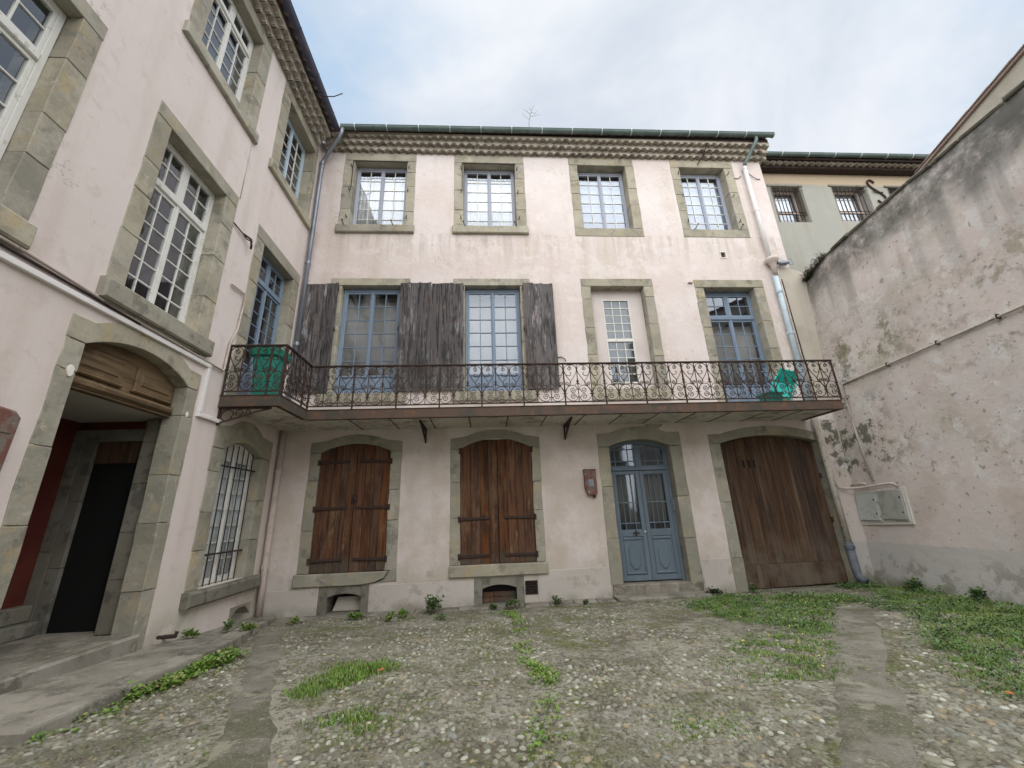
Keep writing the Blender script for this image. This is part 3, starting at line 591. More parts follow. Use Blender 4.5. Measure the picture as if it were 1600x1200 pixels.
def strip(name, left, right, m, n=60, cols=6, rise=.012, jit=.06):
    def interp(P, t):
        d = np.array(P); y = np.interp(t, np.linspace(0, 1, len(d)), d[:, 1]); x = np.interp(t, np.linspace(0, 1, len(d)), d[:, 0]); return x, y
    vs = []; fs = []
    for i in range(n + 1):
        t = i / n; lx, ly = interp(left, t); rx, ry = interp(right, t)
        lx += jit * fb(lx, ly, 3.5); rx += jit * fb(rx + 5, ry, 3.5)
        for k in range(cols + 1):
            f = k / cols; x, y = lx + (rx - lx) * f, ly + (ry - ly) * f; edge = k in (0, cols) or i in (0, n)
            vs.append((x, y, zg(x, y) + (-.04 if edge else rise + .012 * fb(x, y, 2))))
    for i in range(n):
        for k in range(cols): a = i * (cols + 1) + k; fs.append((a, a + 1, a + cols + 2, a + cols + 1))
    mm = bpy.data.meshes.new(name); mm.from_pydata(vs, [], fs); mm.polygons.foreach_set("use_smooth", [True] * len(fs))
    if mm.polygons[len(fs) // 2].normal.z < 0: mm.flip_normals()
    return obj(name, mm, m, kind="structure")
SL_L = [(-3.62, 7.25), (-3.16, 6.24), (-2.24, 4.28), (-1.70, 3.0), (-1.35, 1.9)]; SL_R = [(-3.05, 7.1), (-2.5, 5.8), (-1.87, 4.35), (-1.23, 2.92), (-.8, 1.9)]
SR_L = [(5.23, 6.62), (3.55, 4.65), (2.9, 3.83), (2.55, 3.5), (1.8, 2.55), (1.2, 1.8)]; SR_R = [(5.85, 6.40), (3.85, 4.15), (3.31, 3.65), (3.18, 3.35), (2.29, 2.49), (1.75, 1.8)]
strip("concrete_strip", SL_L, SL_R, "concrete")
strip("concrete_strip", SR_L, SR_R, "concrete")
strip("concrete_apron", [(4.9, 8.26), (4.95, 7.95), (5.3, 7.75)], [(7.5, 8.26), (7.5, 7.85), (7.0, 7.45)], "concrete", 14, 16)

def inpoly(x, y, P):
    c = False; k = len(P) - 1
    for i in range(len(P)):
        if (P[i][1] > y) != (P[k][1] > y) and x < (P[k][0] - P[i][0]) * (y - P[i][1]) / (P[k][1] - P[i][1]) + P[i][0]: c = not c
        k = i
    return c
POLY_L = SL_L + SL_R[::-1]; POLY_R = SR_L + SR_R[::-1]
PAVE = [(-4.2, 3.4), (-3.07, 3.4), (-3.07, 5.7), (-3.55, 7.25), (-3.5, 8.3), (-4.2, 8.3)]
# cobbles: rounded river pebbles set in mortar
def dome(nseg=9, rings=((1.0, -.35), (1.0, .10), (.80, .58), (.42, .90))):
    vs = []; fs = []
    for r_, z_ in rings:
        for k in range(nseg): a = 2 * math.pi * k / nseg; vs.append((r_ * math.cos(a), r_ * math.sin(a), z_))
    vs.append((0, 0, 1.0)); t = len(vs) - 1; q = len(rings)
    for i in range(q - 1):
        for k in range(nseg): kk = (k + 1) % nseg; fs.append((i * nseg + k, i * nseg + kk, (i + 1) * nseg + kk, (i + 1) * nseg + k))
    for k in range(nseg): fs.append(((q - 1) * nseg + k, (q - 1) * nseg + (k + 1) % nseg, t))
    return np.array(vs), fs
dv, df = dome()
peb = []
sp_ = .055
for y in np.arange(1.9, 8.15, sp_):
    for x in np.arange(-3.9, 7.7, sp_ * 1.05):
        px, py = x + j(.024), y + j(.022)
        az_ = math.atan2(px, py)
        if az_ < -0.95 or az_ > 1.08 or py < 2.2: continue
        if inpoly(px, py, POLY_L) or inpoly(px, py, POLY_R) or inpoly(px, py, PAVE): continue
        d = .74 + .85 * fb(px, py, .75, 4)
        if .7 < px < 4.2 and py > 4.6: d -= .62                     # worn cement area in front of the blue door
        if px > 3.9 and py > 3.6: d -= .40
        if py < 4.8: d += .22
        if px > 2.4 and py < 3.3 and px > 1.9: d += .5
        if random.random() > d: continue
        big = random.random()
        a = random.uniform(.017, .029) * (1.4 if big > .90 else 1.0)
        if px > 2.2 and py < 3.6 and px > py * .8: a *= 1.25
        peb.append((px, py, a, a * random.uniform(.55, .85), random.uniform(.0075, .0165), random.uniform(0, math.pi), math.hypot(px, py)))
peb.sort(key=lambda p: p[6] / p[2])
def peb_matrix(p, k=1.0):
    z0 = zg(p[0], p[1]) + .014 * fb(p[0], p[1], 1.1) + .007 * fb(p[0], p[1], 5) - .001
    return Matrix.Translation((p[0], p[1], z0)) @ Matrix.Rotation(p[5], 4, 'Z') @ Matrix.Diagonal((p[2], p[3], p[4] * k, 1))
tmpl = []
for k in range(8):
    v = dv.copy()
    for i in range(len(v)):
        f = 1 + .16 * noise.noise(Vector((v[i][0] * 1.3 + k * 9, v[i][1] * 1.3, v[i][2])))
        v[i][0] *= f; v[i][1] *= f
    m_ = bpy.data.meshes.new("pebble"); m_.from_pydata([tuple(q) for q in v], [], df); m_.polygons.foreach_set("use_smooth", [True] * len(df)); m_.materials.append(MAT["pebble_stone"]); tmpl.append((m_, v))
for i, p in enumerate(peb[:298]):
    obj("pebble", tmpl[i % 8][0], None, ground, peb_matrix(p))
AV = []; AF = []; base = 0
nv = len(dv); tri = df
rest = peb[298:]
for i, p in enumerate(rest):
    M = np.array(peb_matrix(p)); v = tmpl[i % 8][1]
    AV.append(v @ M[:3, :3].T + M[:3, 3]); AF += [tuple(base + q for q in f) for f in df]; base += nv
m_ = bpy.data.meshes.new("pebbles"); m_.from_pydata(np.concatenate(AV).tolist(), [], AF); m_.polygons.foreach_set("use_smooth", [True] * len(AF))
obj("pebbles", m_, "pebble_stone", ground, kind="stuff")

# edging stones along the foot of the facade
u = -3.75
while u < 2.3:
    w_ = random.uniform(.42, .8); u2 = min(u + w_, 2.34)
    zz = zg(u, 8.15)
    q = [(u + .006, 8.00 + j(.025)), (u2 - .006, 8.00 + j(.025)), (u2 - .006, 8.298), (u + .006, 8.298)]
    obj("edging_stone", MB().prism(q, zz - .15, zz + .030 + j(.008), .010), "paving", ground); u = u2
# sloping pavement along the left wing
def zp(x, y): return float(np.interp(y, [3.4, 5.6, 6.5, 7.5, 8.2], [.39, .30, .20, .125, .075]))
def slab(name, P, th, bev=.012, parent=None, m="paving", dz=0.0):
    n = len(P); c = Vector((sum(p[0] for p in P) / n, sum(p[1] for p in P) / n))
    top = [(c.x + (p[0] - c.x) * (1 - bev / .5), c.y + (p[1] - c.y) * (1 - bev / .5), zp(*p) + dz) for p in P]
    mid = [(p[0], p[1], zp(*p) + dz - bev) for p in P]; bot = [(p[0], p[1], zp(*p) + dz - th) for p in P]
    vs = bot + mid + top; fs = [tuple(reversed(range(n)))]
    for r_ in range(2):
        for i in range(n): k = (i + 1) % n; fs.append((r_ * n + i, r_ * n + k, (r_ + 1) * n + k, (r_ + 1) * n + i))
    fs.append(tuple(range(2 * n, 3 * n)))
    return obj(name, MB().add(vs, fs), m, parent)
pavement = slab("pavement", [(-4.15, 3.45), (-3.16, 3.45), (-3.16, 5.6), (-3.60, 7.2), (-3.75, 8.1), (-4.15, 8.2)], .35, .01, dz=-.03, m="stone_dark")
pavement["kind"] = "structure"
def kx(y): return float(np.interp(y, [3.4, 5.6, 7.2, 8.2], [-3.10, -3.10, -3.55, -3.72]))
cuts = [3.44, 4.72, 5.86, 6.55, 7.3, 7.75, 8.2]
for a, b in zip(cuts, cuts[1:]):
    slab("paving_slab", [(-4.145, a + .012), (kx(a) - .305, a + .012), (kx(b) - .305, b - .012), (-4.145, b - .012)], .1, parent=pavement, dz=j(.004))
cuts = [3.42, 4.3, 5.25, 6.1, 6.9, 7.6, 8.18]
for a, b in zip(cuts, cuts[1:]):
    slab("kerb_stone", [(kx(a) - .284, a + .010), (kx(a) + j(.015), a + .010), (kx(b) + j(.015), b - .010), (kx(b) - .284, b - .010)], .24, .016, parent=pavement, dz=j(.004))

# ------------------------------------------------------------------ main building (facing the viewer)
B = thing("town_house", "pink three-storey house front with blue door, brown shutters and the long iron balcony", "building", (1.8, 8.3, 0))
AX = [(-3.53, -1.71), (-.72, 1.12), (2.34, 4.12), (5.17, 6.95)]
OP2 = [(-3.28, -1.94), (-.48, .87), (2.57, 3.88), (5.40, 6.69)]
I_ = .035
holes = [(a + I_, b - I_, 8.27 + I_, 10.76) for a, b in AX]
holes += [(a + I_, b - I_, 3.99, 6.98) for a, b in AX[:2]] + [(2.38, 4.09, 3.97, 6.98), (5.21, 6.91, 3.45, 6.95)]
holes += [(-3.50, -1.74, .53, 3.12), (-.69, 1.09, .57, 3.14), (2.39, 4.13, .10, 3.17), (4.83, 7.30, -.02, 3.12)]
holes += [(-3.06, -2.22, -.01, .47), (-.23, .65, .01, .49), (.70, .93, .20, .43), (6.03, 6.17, 7.63, 7.80)]
obj("wall", holed_wall(-4.15, 7.78, -.35, 11.15, holes, .45), "plaster_pink", B, FMAIN)
obj("lower_wall", MB().prism([(7.785, -.3), (8.9, -.3), (8.9, 7.20), (8.2, 7.23), (7.785, 7.37)], -.45, -.035, .02), "plaster_cream", B, FMAIN)

D = .42
for k, ((a, b), (c, d)) in enumerate(zip(AX, OP2)):           # second floor
    flush = k >= 2
    sb, st = (8.25, 8.49)
    jambs(B, FMAIN, a, c, st, 10.54, D, hmin=.42, hmax=.8); jambs(B, FMAIN, d, b, st, 10.54, D, hmin=.42, hmax=.8)
    stone_block(B, FMAIN, "lintel_stone", a, b, 10.545, 10.79, -D, .011)
    if flush: stone_block(B, FMAIN, "window_sill", a, b, sb, st, -D, .013)
    else: stone_block(B, FMAIN, "window_sill", a - .03, b + .03, 8.27, st, -D, .075, bev=.02)
    fm = "lilac_paint"
    wn = window(B, FMAIN, c + .005, d - .005, st + .01, 10.535, -.26, cols=2, rows=6, fmat=fm, bmat="white_paint", gmat="upper_glass", headbox=.03)
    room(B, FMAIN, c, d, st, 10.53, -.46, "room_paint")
    um = (c + d) / 2
    if k < 2:
        curtain(wn, FMAIN, c + .02, um - .01, st + .02, 10.30, -.325, waves=8); curtain(wn, FMAIN, um + .01, d - .02, st + .02, 10.30, -.325, waves=8)
    else:
        curtain(wn, FMAIN, c + .02, d - .02, st + .02, 10.30, -.33, m="veil_cloth", waves=2, amp=.006, name="blind")
    if k != 2:
        for u, s in ((c - .05, -1), (d + .05, 1)):
            for v in (8.72, 9.55, 10.30): iron_pin(B, FMAIN, u, v, s)
        shutter_stay(B, FMAIN, c - .08 if k == 0 else c + .05, st - .02, -.05 if k < 2 else .12); shutter_stay(B, FMAIN, d - .25 if k == 0 else d - .02, st - .02, -.05 if k < 2 else .11)
    if k < 2:
        q = MB(); q.tube([(c - .03, 10.50, .03), (d + .03, 10.50, .03)], .012, 6); q.tube([(c - .03, 10.50, .03), (c - .03, 9.6, .02)], .010, 6); obj("shutter_rail", q, "dark_iron", B, FMAIN)

for k in range(2):                                             # first floor, the two shuttered windows
    (a, b), (c, d) = AX[k], ((-3.26, -1.93) if k == 0 else (-.44, .86))
    stone_block(B, FMAIN, "lintel_stone", a + .01, b - .01, 6.815, 7.005, -D, .014)
    jambs(B, FMAIN, a + .02, c, 4.19, 6.81, D, w1=.006); jambs(B, FMAIN, d, b - .02, 4.19, 6.81, D, w1=.006)
    stone_block(B, FMAIN, "window_sill", a + .0, b + .02, 3.975, 4.185, -D, .06, bev=.015)
    wn = window(B, FMAIN, c + .005, d - .005, 4.20, 6.80, -.17, cols=2, rows=6, fmat="blue_paint", gmat="window_glass", panel=.36, fw=.05, headbox=.03)
    room(B, FMAIN, c, d, 4.2, 6.8, -.46)
    curtain(wn, FMAIN, c + .02, d - .02, 4.3, 6.7, -.40, m="blind_cloth", waves=3, amp=.008, name="blind")
def plank_shutter(u0, u1, v0, v1, w, planks, hinge):
    """open ledged shutter lying back against the wall, its outer face of tongued boards."""
    q = MB(); q.box(u0 + .03, u1 - .03, v0 + .25, v0 + .37, w - .03, w - .004); q.box(u0 + .03, u1 - .03, v1 - .42, v1 - .30, w - .03, w - .004); q.box(u0 + .012, u1 - .012, v0 + .02, v1 - .02, w - .012, w - .002)
    s = obj("grey_shutter", q, "grey_wood", B, FMAIN)
    e = [u0 + (u1 - u0) * i / planks for i in range(planks + 1)]
    for a, b in zip(e, e[1:]):
        g = (b - a)
        # a wide board, a rounded bead beside it
        t0, t1 = v1 + j(.018), v0 + j(.015)
        obj("plank", MB().box(a + .006, a + g * .74, t0, t1, w, w + .024 + j(.005), .006), "grey_wood", s, FMAIN)
        obj("plank", MB().box(a + g * .79, b - .006, t0 + j(.01), t1 + j(.01), w, w + .038 + j(.004), .012), "grey_wood", s, FMAIN)
    q = MB()
    for i in range(planks):
        for v in (v0 + .31, v0 + 1.3, v1 - .36):
            for du in (.2, .5): q.box(u0 + (u1 - u0) * (i + du) / planks - .006, u0 + (u1 - u0) * (i + du) / planks + .006, v - .006, v + .006, w + .02, w + .033)
    obj("nails", q, "dark_iron", s, FMAIN, kind="stuff")
    for v in (v0 + .31, (v0 + v1) / 2 + .15, v1 - .12):
        h = u1 if hinge > 0 else u0
        obj("hinge", MB().tube([(h, v - .05, w + .02), (h, v + .05, w + .02)], .018, 6), "dark_iron", s, FMAIN)
plank_shutter(-4.03, -3.32, 4.22, 6.82, .035, 3, 1)
plank_shutter(-1.92, -1.215, 4.22, 6.83, .040, 3, -1)
plank_shutter(-1.195, -.475, 4.21, 6.83, .034, 3, 1)
plank_shutter(.925, 1.63, 4.22, 6.83, .036, 3, -1)

# first floor, blocked window with a small inset sash
a, b, c, d = 2.345, 4.12, 2.575, 3.885
jambs(B, FMAIN, a, c, 4.20, 6.80, D, hmin=.45, hmax=.85); jambs(B, FMAIN, d, b, 4.20, 6.80, D, hmin=.45, hmax=.85)
stone_block(B, FMAIN, "lintel_stone", a, b, 6.80, 7.01, -D, .012)
stone_block(B, FMAIN, "window_sill", a, b, 3.94, 4.195, -D, .05, bev=.015)
ib = holed_wall(c + .002, d - .002, 4.2, 6.80, [(2.88, 3.545, 4.38, 6.545)], .12)
inf = obj("infill_panel", ib, "infill_board", B, FMAIN @ tr(0, 0, -.20))
q = MB(); q.box(2.88, 2.91, 4.38, 6.545, -.26, -.19, .004); q.box(3.515, 3.545, 4.38, 6.545, -.26, -.19, .004); q.box(2.91, 3.515, 6.51, 6.545, -.26, -.19, .004); q.box(2.91, 3.515, 4.38, 4.415, -.26, -.18, .004); q.box(2.91, 3.515, 5.42, 5.50, -.255, -.185, .006)
sw = obj("sash_window", q, "white_paint", B, FMAIN)
for v0, v1 in ((4.415, 5.42), (5.50, 6.51)):
    q = MB(); cw, ch = .605 / 3, (v1 - v0) / 5
    for i in (1, 2): q.box(2.91 + i * cw - .009, 2.91 + i * cw + .009, v0, v1, -.235, -.205)
    for i in range(1, 5): q.box(2.91, 3.515, v0 + i * ch - .009, v0 + i * ch + .009, -.2345, -.2045)
    obj("glazing_bars", q, "white_paint", sw, FMAIN)
    for i in range(3):
        for r in range(5): pane_at(sw, FMAIN, 2.91 + (i + .5) * cw, v0 + (r + .5) * ch, -.222, cw - .002, ch - .002, "door_glass")
curtain(sw, FMAIN, 2.92, 3.51, 4.42, 6.5, -.30, m="blind_cloth", waves=2, amp=.004, name="blind")
room(B, FMAIN, 2.9, 3.5, 4.4, 6.5, -.46)
# first floor, french window onto the balcony
a, b, c, d = 5.175, 6.95, 5.40, 6.70
jambs(B, FMAIN, a, c, 3.56, 6.765, D, hmin=.4, hmax=.8); jambs(B, FMAIN, d, b, 3.56, 6.765, D, hmin=.4, hmax=.8)
stone_block(B, FMAIN, "lintel_stone", a, b, 6.77, 6.985, -D, .012)
wn = window(B, FMAIN, c + .005, d - .005, 3.60, 6.76, -.235, cols=2, rows=5, fmat="blue_paint", transom=6.03, trows=2, panel=.62, fw=.05, name="french_window", headbox=.05)
room(B, FMAIN, c, d, 3.6, 6.7, -.46); curtain(wn, FMAIN, c + .03, d - .03, 4.4, 5.9, -.41, m="blind_cloth", waves=3, amp=.008, name="blind")

# ground floor: two shuttered windows
def arched_planks(parent, u0, u1, v0, o0, o1, vs, vc, w0, w1, n, m, frm=FMAIN):
    A = arc(o0, o1, vs, vc, 40)
    def top(u):
        P = A[::-1]
        for p, q in zip(P, P[1:]):
            if p[0] <= u <= q[0] + 1e-9: return p[1] + (q[1] - p[1]) * (u - p[0]) / max(q[0] - p[0], 1e-9)
        return vs
    e = [u0 + (u1 - u0) * i / n for i in range(n + 1)]
    for i in range(1, n): e[i] += j((u1 - u0) / n * .18)
    for a, b in zip(e, e[1:]):
        a += .002; b -= .002; s = 5
        t = [(b + (a - b) * i / s, top(b + (a - b) * i / s) - .006) for i in range(s + 1)]
        obj("plank", MB().prism([(a, v0 + j(.006)), (b, v0 + j(.006))] + t, w0, w1 + j(.004), .004), m, parent, frm)
def strap(parent, ua, ub, v, w, fr=FMAIN, tilt=.015):
    q = MB(); s = 1 if ub > ua else -1
    q.prism([(ua, v - .028), (ub, v - .024 + tilt * .5), (ub, v + .024 + tilt * .5), (ua, v + .028)] if s > 0 else [(ub, v - .024 + tilt * .5), (ua, v - .028), (ua, v + .028), (ub, v + .024 + tilt * .5)], w, w + .022, .006)
    q.tube([(ua - .02 * s, v - .055, w + .02), (ua - .02 * s, v + .055, w + .02)], .026, 8)
    obj("strap_hinge", q, "rust_iron", parent, fr)
for k, (a, b, c, d, vb, vs, vc, vsh, vt, vsill) in enumerate([(-3.53, -1.71, -3.32, -1.93, .72, 2.95, 3.12, 3.15, 3.31, .50), (-.73, 1.12, -.53, .94, .75, 2.955, 3.16, 3.17, 3.345, .54)]):
    jambs(B, FMAIN, a, c, vb, vs, D, hmin=.5, hmax=.95); jambs(B, FMAIN, d, b, vb, vs, D, hmin=.5, hmax=.95)
    arch_lintel(B, FMAIN, a, b, c, d, vs, vc, vsh, vt, D, keys=1 if k == 0 else 1)
    if k == 0:
        q = MB().prism([(a - .03, vsill), (-2.35, vsill), (-2.10, vsill + .03), (-1.93, vsill + .10), (-1.86, vb - .006), (a - .03, vb - .006)], -D, .045, .012); obj("window_sill", q, "stone", B, FMAIN)
        q = MB().prism([(-2.33, vsill + .008), (b + .02, vsill + .02), (b + .01, vb + .05), (b - .06, vb + .03), (-1.85, vb - .004), (-1.92, vsill + .105), (-2.09, vsill + .037)], -D, .012, .02); obj("window_sill", q, "stone", B, FMAIN, label="broken corner of the sill, split off and darker")
    else:
        stone_block(B, FMAIN, "window_sill", a, b + .03, vsill, vb - .005, -D, .05, bev=.014)
    um = -2.60 if k == 0 else .225
    room(B, FMAIN, c, d, vb, vs + .1, -.46, depth=.5)
    n0, n1 = (5, 4) if k == 0 else (4, 4)
    for (u0, u1, n, s) in ((c + .006, um - .004, n0, 1), (um + .004, d - .006, n1, -1)):
        q = MB(); q.box(u0 + .01, u1 - .01, vb + .3, vb + .42, -.075, -.048); q.box(u0 + .01, u1 - .01, vs - .45, vs - .33, -.075, -.048)
        q.box(c if s > 0 else um - .02, um + .02 if s > 0 else d, vb + .01, vc + .03, -.060 - .002 * s, -.0485)
        sh = obj("brown_shutter", q, "brown_wood", B, FMAIN)
        arched_planks(sh, u0, u1, vb + .005, c, d, vs, vc, -.047, -.018, n, "brown_wood")
        vlist = (2.75, 1.86, .93) if k == 0 else (2.92, 1.575, .895)
        for i, v in enumerate(vlist):
            if k == 1 and i == 0: obj("hinge", MB().tube([(u0 - .01 if s > 0 else u1 + .01, v - .07, .0), (u0 - .01 if s > 0 else u1 + .01, v + .05, .0)], .028, 8), "rust_iron", sh, FMAIN); continue
            strap(sh, (u0 if s > 0 else u1), (u0 + .58 if s > 0 else u1 - .60), v, -.014, tilt=.02 * (1 if s > 0 else 1))
    if k == 0:
        q = MB(); q.box(um - .05, um + .05, 1.95, 2.12, -.014, .004, .006); q.tube([(um, 2.03, .0), (um, 2.03, .03), (um + .03, 2.0, .035)], .012, 6); obj("latch", q, "dark_iron", B, FMAIN)

# cellar vents at the foot of the wall
for k, (a, b, v0, v1, o0, o1, q0, qs, qc) in enumerate([(-3.09, -2.19, -.06, .50, -2.93, -2.33, .04, .31, .365), (-.26, .68, -.04, .52, -.11, .535, .065, .325, .39)]):
    P = [(o1, q0)] + arc(o0, o1, qs, qc, 10) + [(o0, q0)]
    obj("vent_stone", MB().prism([(a, v0), (o0, v0), (o0, v1), (a, v1)], -.38, .010, .008), "stone_dark", B, FMAIN)
    obj("vent_stone", MB().prism([(o1, v0), (b, v0), (b, v1), (o1, v1)], -.38, .011, .008), "stone_dark", B, FMAIN)
    obj("vent_stone", MB().prism(arc(o0, o1, qs, qc, 10)[::-1] + [(o1, v1), (o0, v1)], -.38, .009, .006), "stone_dark", B, FMAIN)
    obj("vent_stone", MB().prism([(o0, v0), (o1, v0), (o1, q0), (o0, q0)], -.38, .012, .006), "stone_dark", B, FMAIN)
    if k == 0: obj("vent_board", MB().prism([(o0 + .04, q0 + .005), (o1, q0 + .005), (o1, qs - .02), (o0 + .13, qs - .025)], -.24, -.19, .01), "dirt_white", B, FMAIN, label="pale board leaning inside the cellar vent")
    else:
        q = MB()
        for i in range(2): q.box(o0 + .01, o1 - .01, q0 + .005 + i * .095, q0 + .093 + i * .095, -.16, -.135, .004)
        obj("vent_board", q, "brown_wood", B, FMAIN)
    obj("cellar_back", MB().box(a, b, v0, v1, -.60, -.46), "room_paint", B, FMAIN)
q = MB(); q.box(.695, .715, .195, .435, -.1, .008); q.box(.915, .935, .195, .435, -.1, .008); q.box(.715, .915, .195, .215, -.1, .0075); q.box(.715, .915, .415, .435, -.1, .0075); q.box(.715, .915, .215, .415, -.08, -.045)
for i in range(4): q.box(.715, .915, .235 + i * .048, .250 + i * .048, -.045, -.01)
obj("iron_grille", q, "dark_iron", B, FMAIN)
q = MB(); q.box(6.015, 6.035, 7.615, 7.815, -.08, .012); q.box(6.165, 6.185, 7.615, 7.815, -.08, .012); q.box(6.035, 6.165, 7.615, 7.637, -.08, .0115); q.box(6.035, 6.165, 7.793, 7.815, -.08, .0115)
vt = obj("air_vent", q, "white_paint", B, FMAIN); obj("vent_mesh", MB().box(6.035, 6.165, 7.637, 7.793, -.06, -.04), "brown_wood", vt, FMAIN)

# blue double door
a, b, c, d = 2.35, 4.17, 2.59, 3.91
jambs(B, FMAIN, a, c, .28, 2.915, D, hmin=.7, hmax=1.2); jambs(B, FMAIN, d, b, .24, 2.915, D, hmin=.7, hmax=1.2)
arch_lintel(B, FMAIN, a, b, c, d, 2.92, 3.065, 3.205, 3.345, D, keys=2)
wd = -.235
A = arc(c + .004, d - .004, 2.915, 3.06, 20); inn = arc(c + .06, d - .06, 2.88, 3.0, 20)
q = MB(); q.box(c + .004, c + .06, .28, 2.88, wd - .04, wd + .035, .005); q.box(d - .06, d - .004, .28, 2.88, wd - .04, wd + .035, .005)
q.prism([(d - .004, 2.88)] + A + [(c + .004, 2.88)] + inn[::-1], wd - .039, wd + .034); q.box(c + .06, d - .06, 2.43, 2.50, wd - .04, wd + .06, .012)
dr = obj("blue_door", q, "door_paint", B, FMAIN)
um = (c + d) / 2
q = MB(); q.box(um - .055, um + .055, 2.50, 2.985, wd - .03, wd + .03, .006); obj("mullion", q, "door_paint", dr, FMAIN)
for s, (u0, u1) in ((0, (c + .06, um - .055)), (1, (um + .055, d - .06))):
    q = MB(); g = u1 - u0
    for (x0, x1, y0, y1) in ((u0, u1, 2.50, 2.535), (u0 + g * .20, u0 + g * .23, 2.535, 2.97), (u0 + g * .72, u0 + g * .75, 2.535, 2.97), (u0, u1, 2.62, 2.64), (u0, u1, 2.87, 2.89)): q.box(x0, x1, y0, y1, wd - .012 + j(.001), wd + .012 + j(.001), .003)
    q.box(u0, u0 + .025, 2.535, 2.93, wd - .012, wd + .012); q.box(u1 - .025, u1, 2.535, 2.93, wd - .012, wd + .012)
    obj("fanlight_bars", q, "door_paint", dr, FMAIN)
    for (x0, x1) in ((.0, .215), (.215, .735), (.735, 1)):
        for (y0, y1) in ((2.5, 2.63), (2.63, 2.88), (2.88, 2.99)):
            pane_at(dr, FMAIN, u0 + g * (x0 + x1) / 2, (y0 + y1) / 2, wd, g * (x1 - x0), y1 - y0, "door_glass")
for s, (u0, u1) in ((0, (c + .062, um - .003)), (1, (um + .003, d - .062))):
    q = MB(); st = .085
    q.box(u0, u0 + st, .30, 2.425, wd - .03, wd + .025, .005); q.box(u1 - st, u1, .30, 2.425, wd - .03, wd + .025, .005)
    q.box(u0 + st, u1 - st, 2.35, 2.425, wd - .0295, wd + .0245, .004); q.box(u0 + st, u1 - st, 1.12, 1.25, wd - .0295, wd + .0245, .004); q.box(u0 + st, u1 - st, .30, .40, wd - .0295, wd + .0245, .004)
    leaf = obj("door_leaf", q, "door_paint", dr, FMAIN)
    q = MB(); g0, g1 = u0 + st, u1 - st
    q.box(g0, g1, .40, 1.12, wd - .02, wd + .004); q.box(g0 + .015, g1 - .015, 1.055, 1.105, wd + .004, wd + .026, .01); q.box(g0 + .015, g1 - .015, .415, .455, wd + .004, wd + .034, .014)
    for x in (g0 + .02, g1 - .035): q.box(x, x + .015, .455, 1.055, wd + .004, wd + .018, .004)
    o8 = lambda e: [(g0 + .125 - e, .62 - e * .4), (g0 + .185 - e * .4, .53 - e), (g1 - .185 + e * .4, .53 - e), (g1 - .125 + e, .62 - e * .4), (g1 - .125 + e, .90 + e * .4), (g1 - .185 + e * .4, .99 + e), (g0 + .185 - e * .4, .99 + e), (g0 + .125 - e, .90 + e * .4)]
    q.prism(o8(.025), wd + .004, wd + .024, .012); obj("door_panel", q, "door_paint", dr, FMAIN)
    q = MB()
    for v in (1.78, 1.375): q.box(g0, g1, v - .011, v + .011, wd - .012, wd + .012, .003)
    gw = g1 - g0
    for i in (1, 2, 3): q.box(g0 + gw * i / 4 - .007, g0 + gw * i / 4 + .007, 1.25 if i != 2 else 1.386, 2.35, wd - .0115, wd + .0115, .002)
    obj("door_bars", q, "door_paint", dr, FMAIN)
    for i in range(4):
        pane_at(dr, FMAIN, g0 + gw * (i + .5) / 4, 2.065, wd - .02, gw / 4, .57, "door_glass"); pane_at(dr, FMAIN, g0 + gw * (i + .5) / 4, 1.58, wd - .02, gw / 4, .40, "door_glass"); pane_at(dr, FMAIN, g0 + gw * (i + .5) / 4, 1.31, wd - .02, gw / 4, .12, "door_glass")
    curtain(dr, FMAIN, g0, g1 - (.03 if s == 0 else 0), 1.40, 2.35, wd - .09, m="blind_cloth", waves=3, amp=.010, name="blind")
q = MB(); q.tube([(um - .22, 1.19, wd + .02), (um - .22, 1.19, wd + .07)], .016, 8); q.tube([(um - .30, 1.185, wd + .06), (um - .19, 1.19, wd + .07), (um - .16, 1.18, wd + .07)], .012, 6); q.tube([(um - .225, 1.13, wd + .03), (um - .225, 1.24, wd + .03)], .014, 6)
obj("door_handle", q, "dark_iron", dr, FMAIN)
obj("door_knob", MB().lathe([(.0, 0), (.018, .004), (.022, .018), (.012, .03)], 10), "bracket_white", dr, FMAIN @ tr(um - .03, 1.20, wd + .025))
obj("door_lock", MB().box(d - .045, d + .0, 1.58, 1.80, wd + .035, wd + .08, .01), "door_paint", dr, FMAIN)
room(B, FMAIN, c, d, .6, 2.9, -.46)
stone_block(B, FMAIN, "door_step", a + .02, b - .02, .10, .275, -.42, .035, "paving", .015)
stone_block(B, FMAIN, "door_step", a + .00, b + .12, -.12, .115, -.1, .36, "paving", .03)

# garage door
a, b, c, d = 4.79, 7.40, 5.04, 7.25
jambs(B, FMAIN, a, c, -.05, 2.93, D, hmin=.7, hmax=1.3); jambs(B, FMAIN, d, b, -.05, 2.93, D, hmin=.7, hmax=1.3)
arch_lintel(B, FMAIN, a, b, c, d, 2.93, 3.09, 3.13, 3.29, D, keys=2)
wg = -.16
q = MB(); q.box(c + .02, d - .02, .08, .22, wg - .09, wg - .045); q.box(c + .02, d - .02, 1.4, 1.55, wg - .09, wg - .045); q.box(c + .02, d - .02, 2.5, 2.65, wg - .09, wg - .045); q.box(c + .03, d - .03, .06, 2.9, wg - .044, wg - .036)
gd = obj("garage_door", q, "garage_wood", B, FMAIN)
arched_planks(gd, c + .01, d - .01, .50, c, d, 2.93, 3.09, wg - .035, wg, 11, "garage_wood")
q = MB().prism([(c + .01, .05), (d - .01, .10), (d - .01, .495), (c + .01, .495)], wg - .035, wg + .018, .010); obj("plank", q, "garage_wood", gd, FMAIN, label="wide weathered board across the foot of the garage door")
q = MB()
for u in (5.57, 5.69, 5.81): q.box(u - .019, u + .019, 2.41, 2.57, wg - .03, wg + .0075)
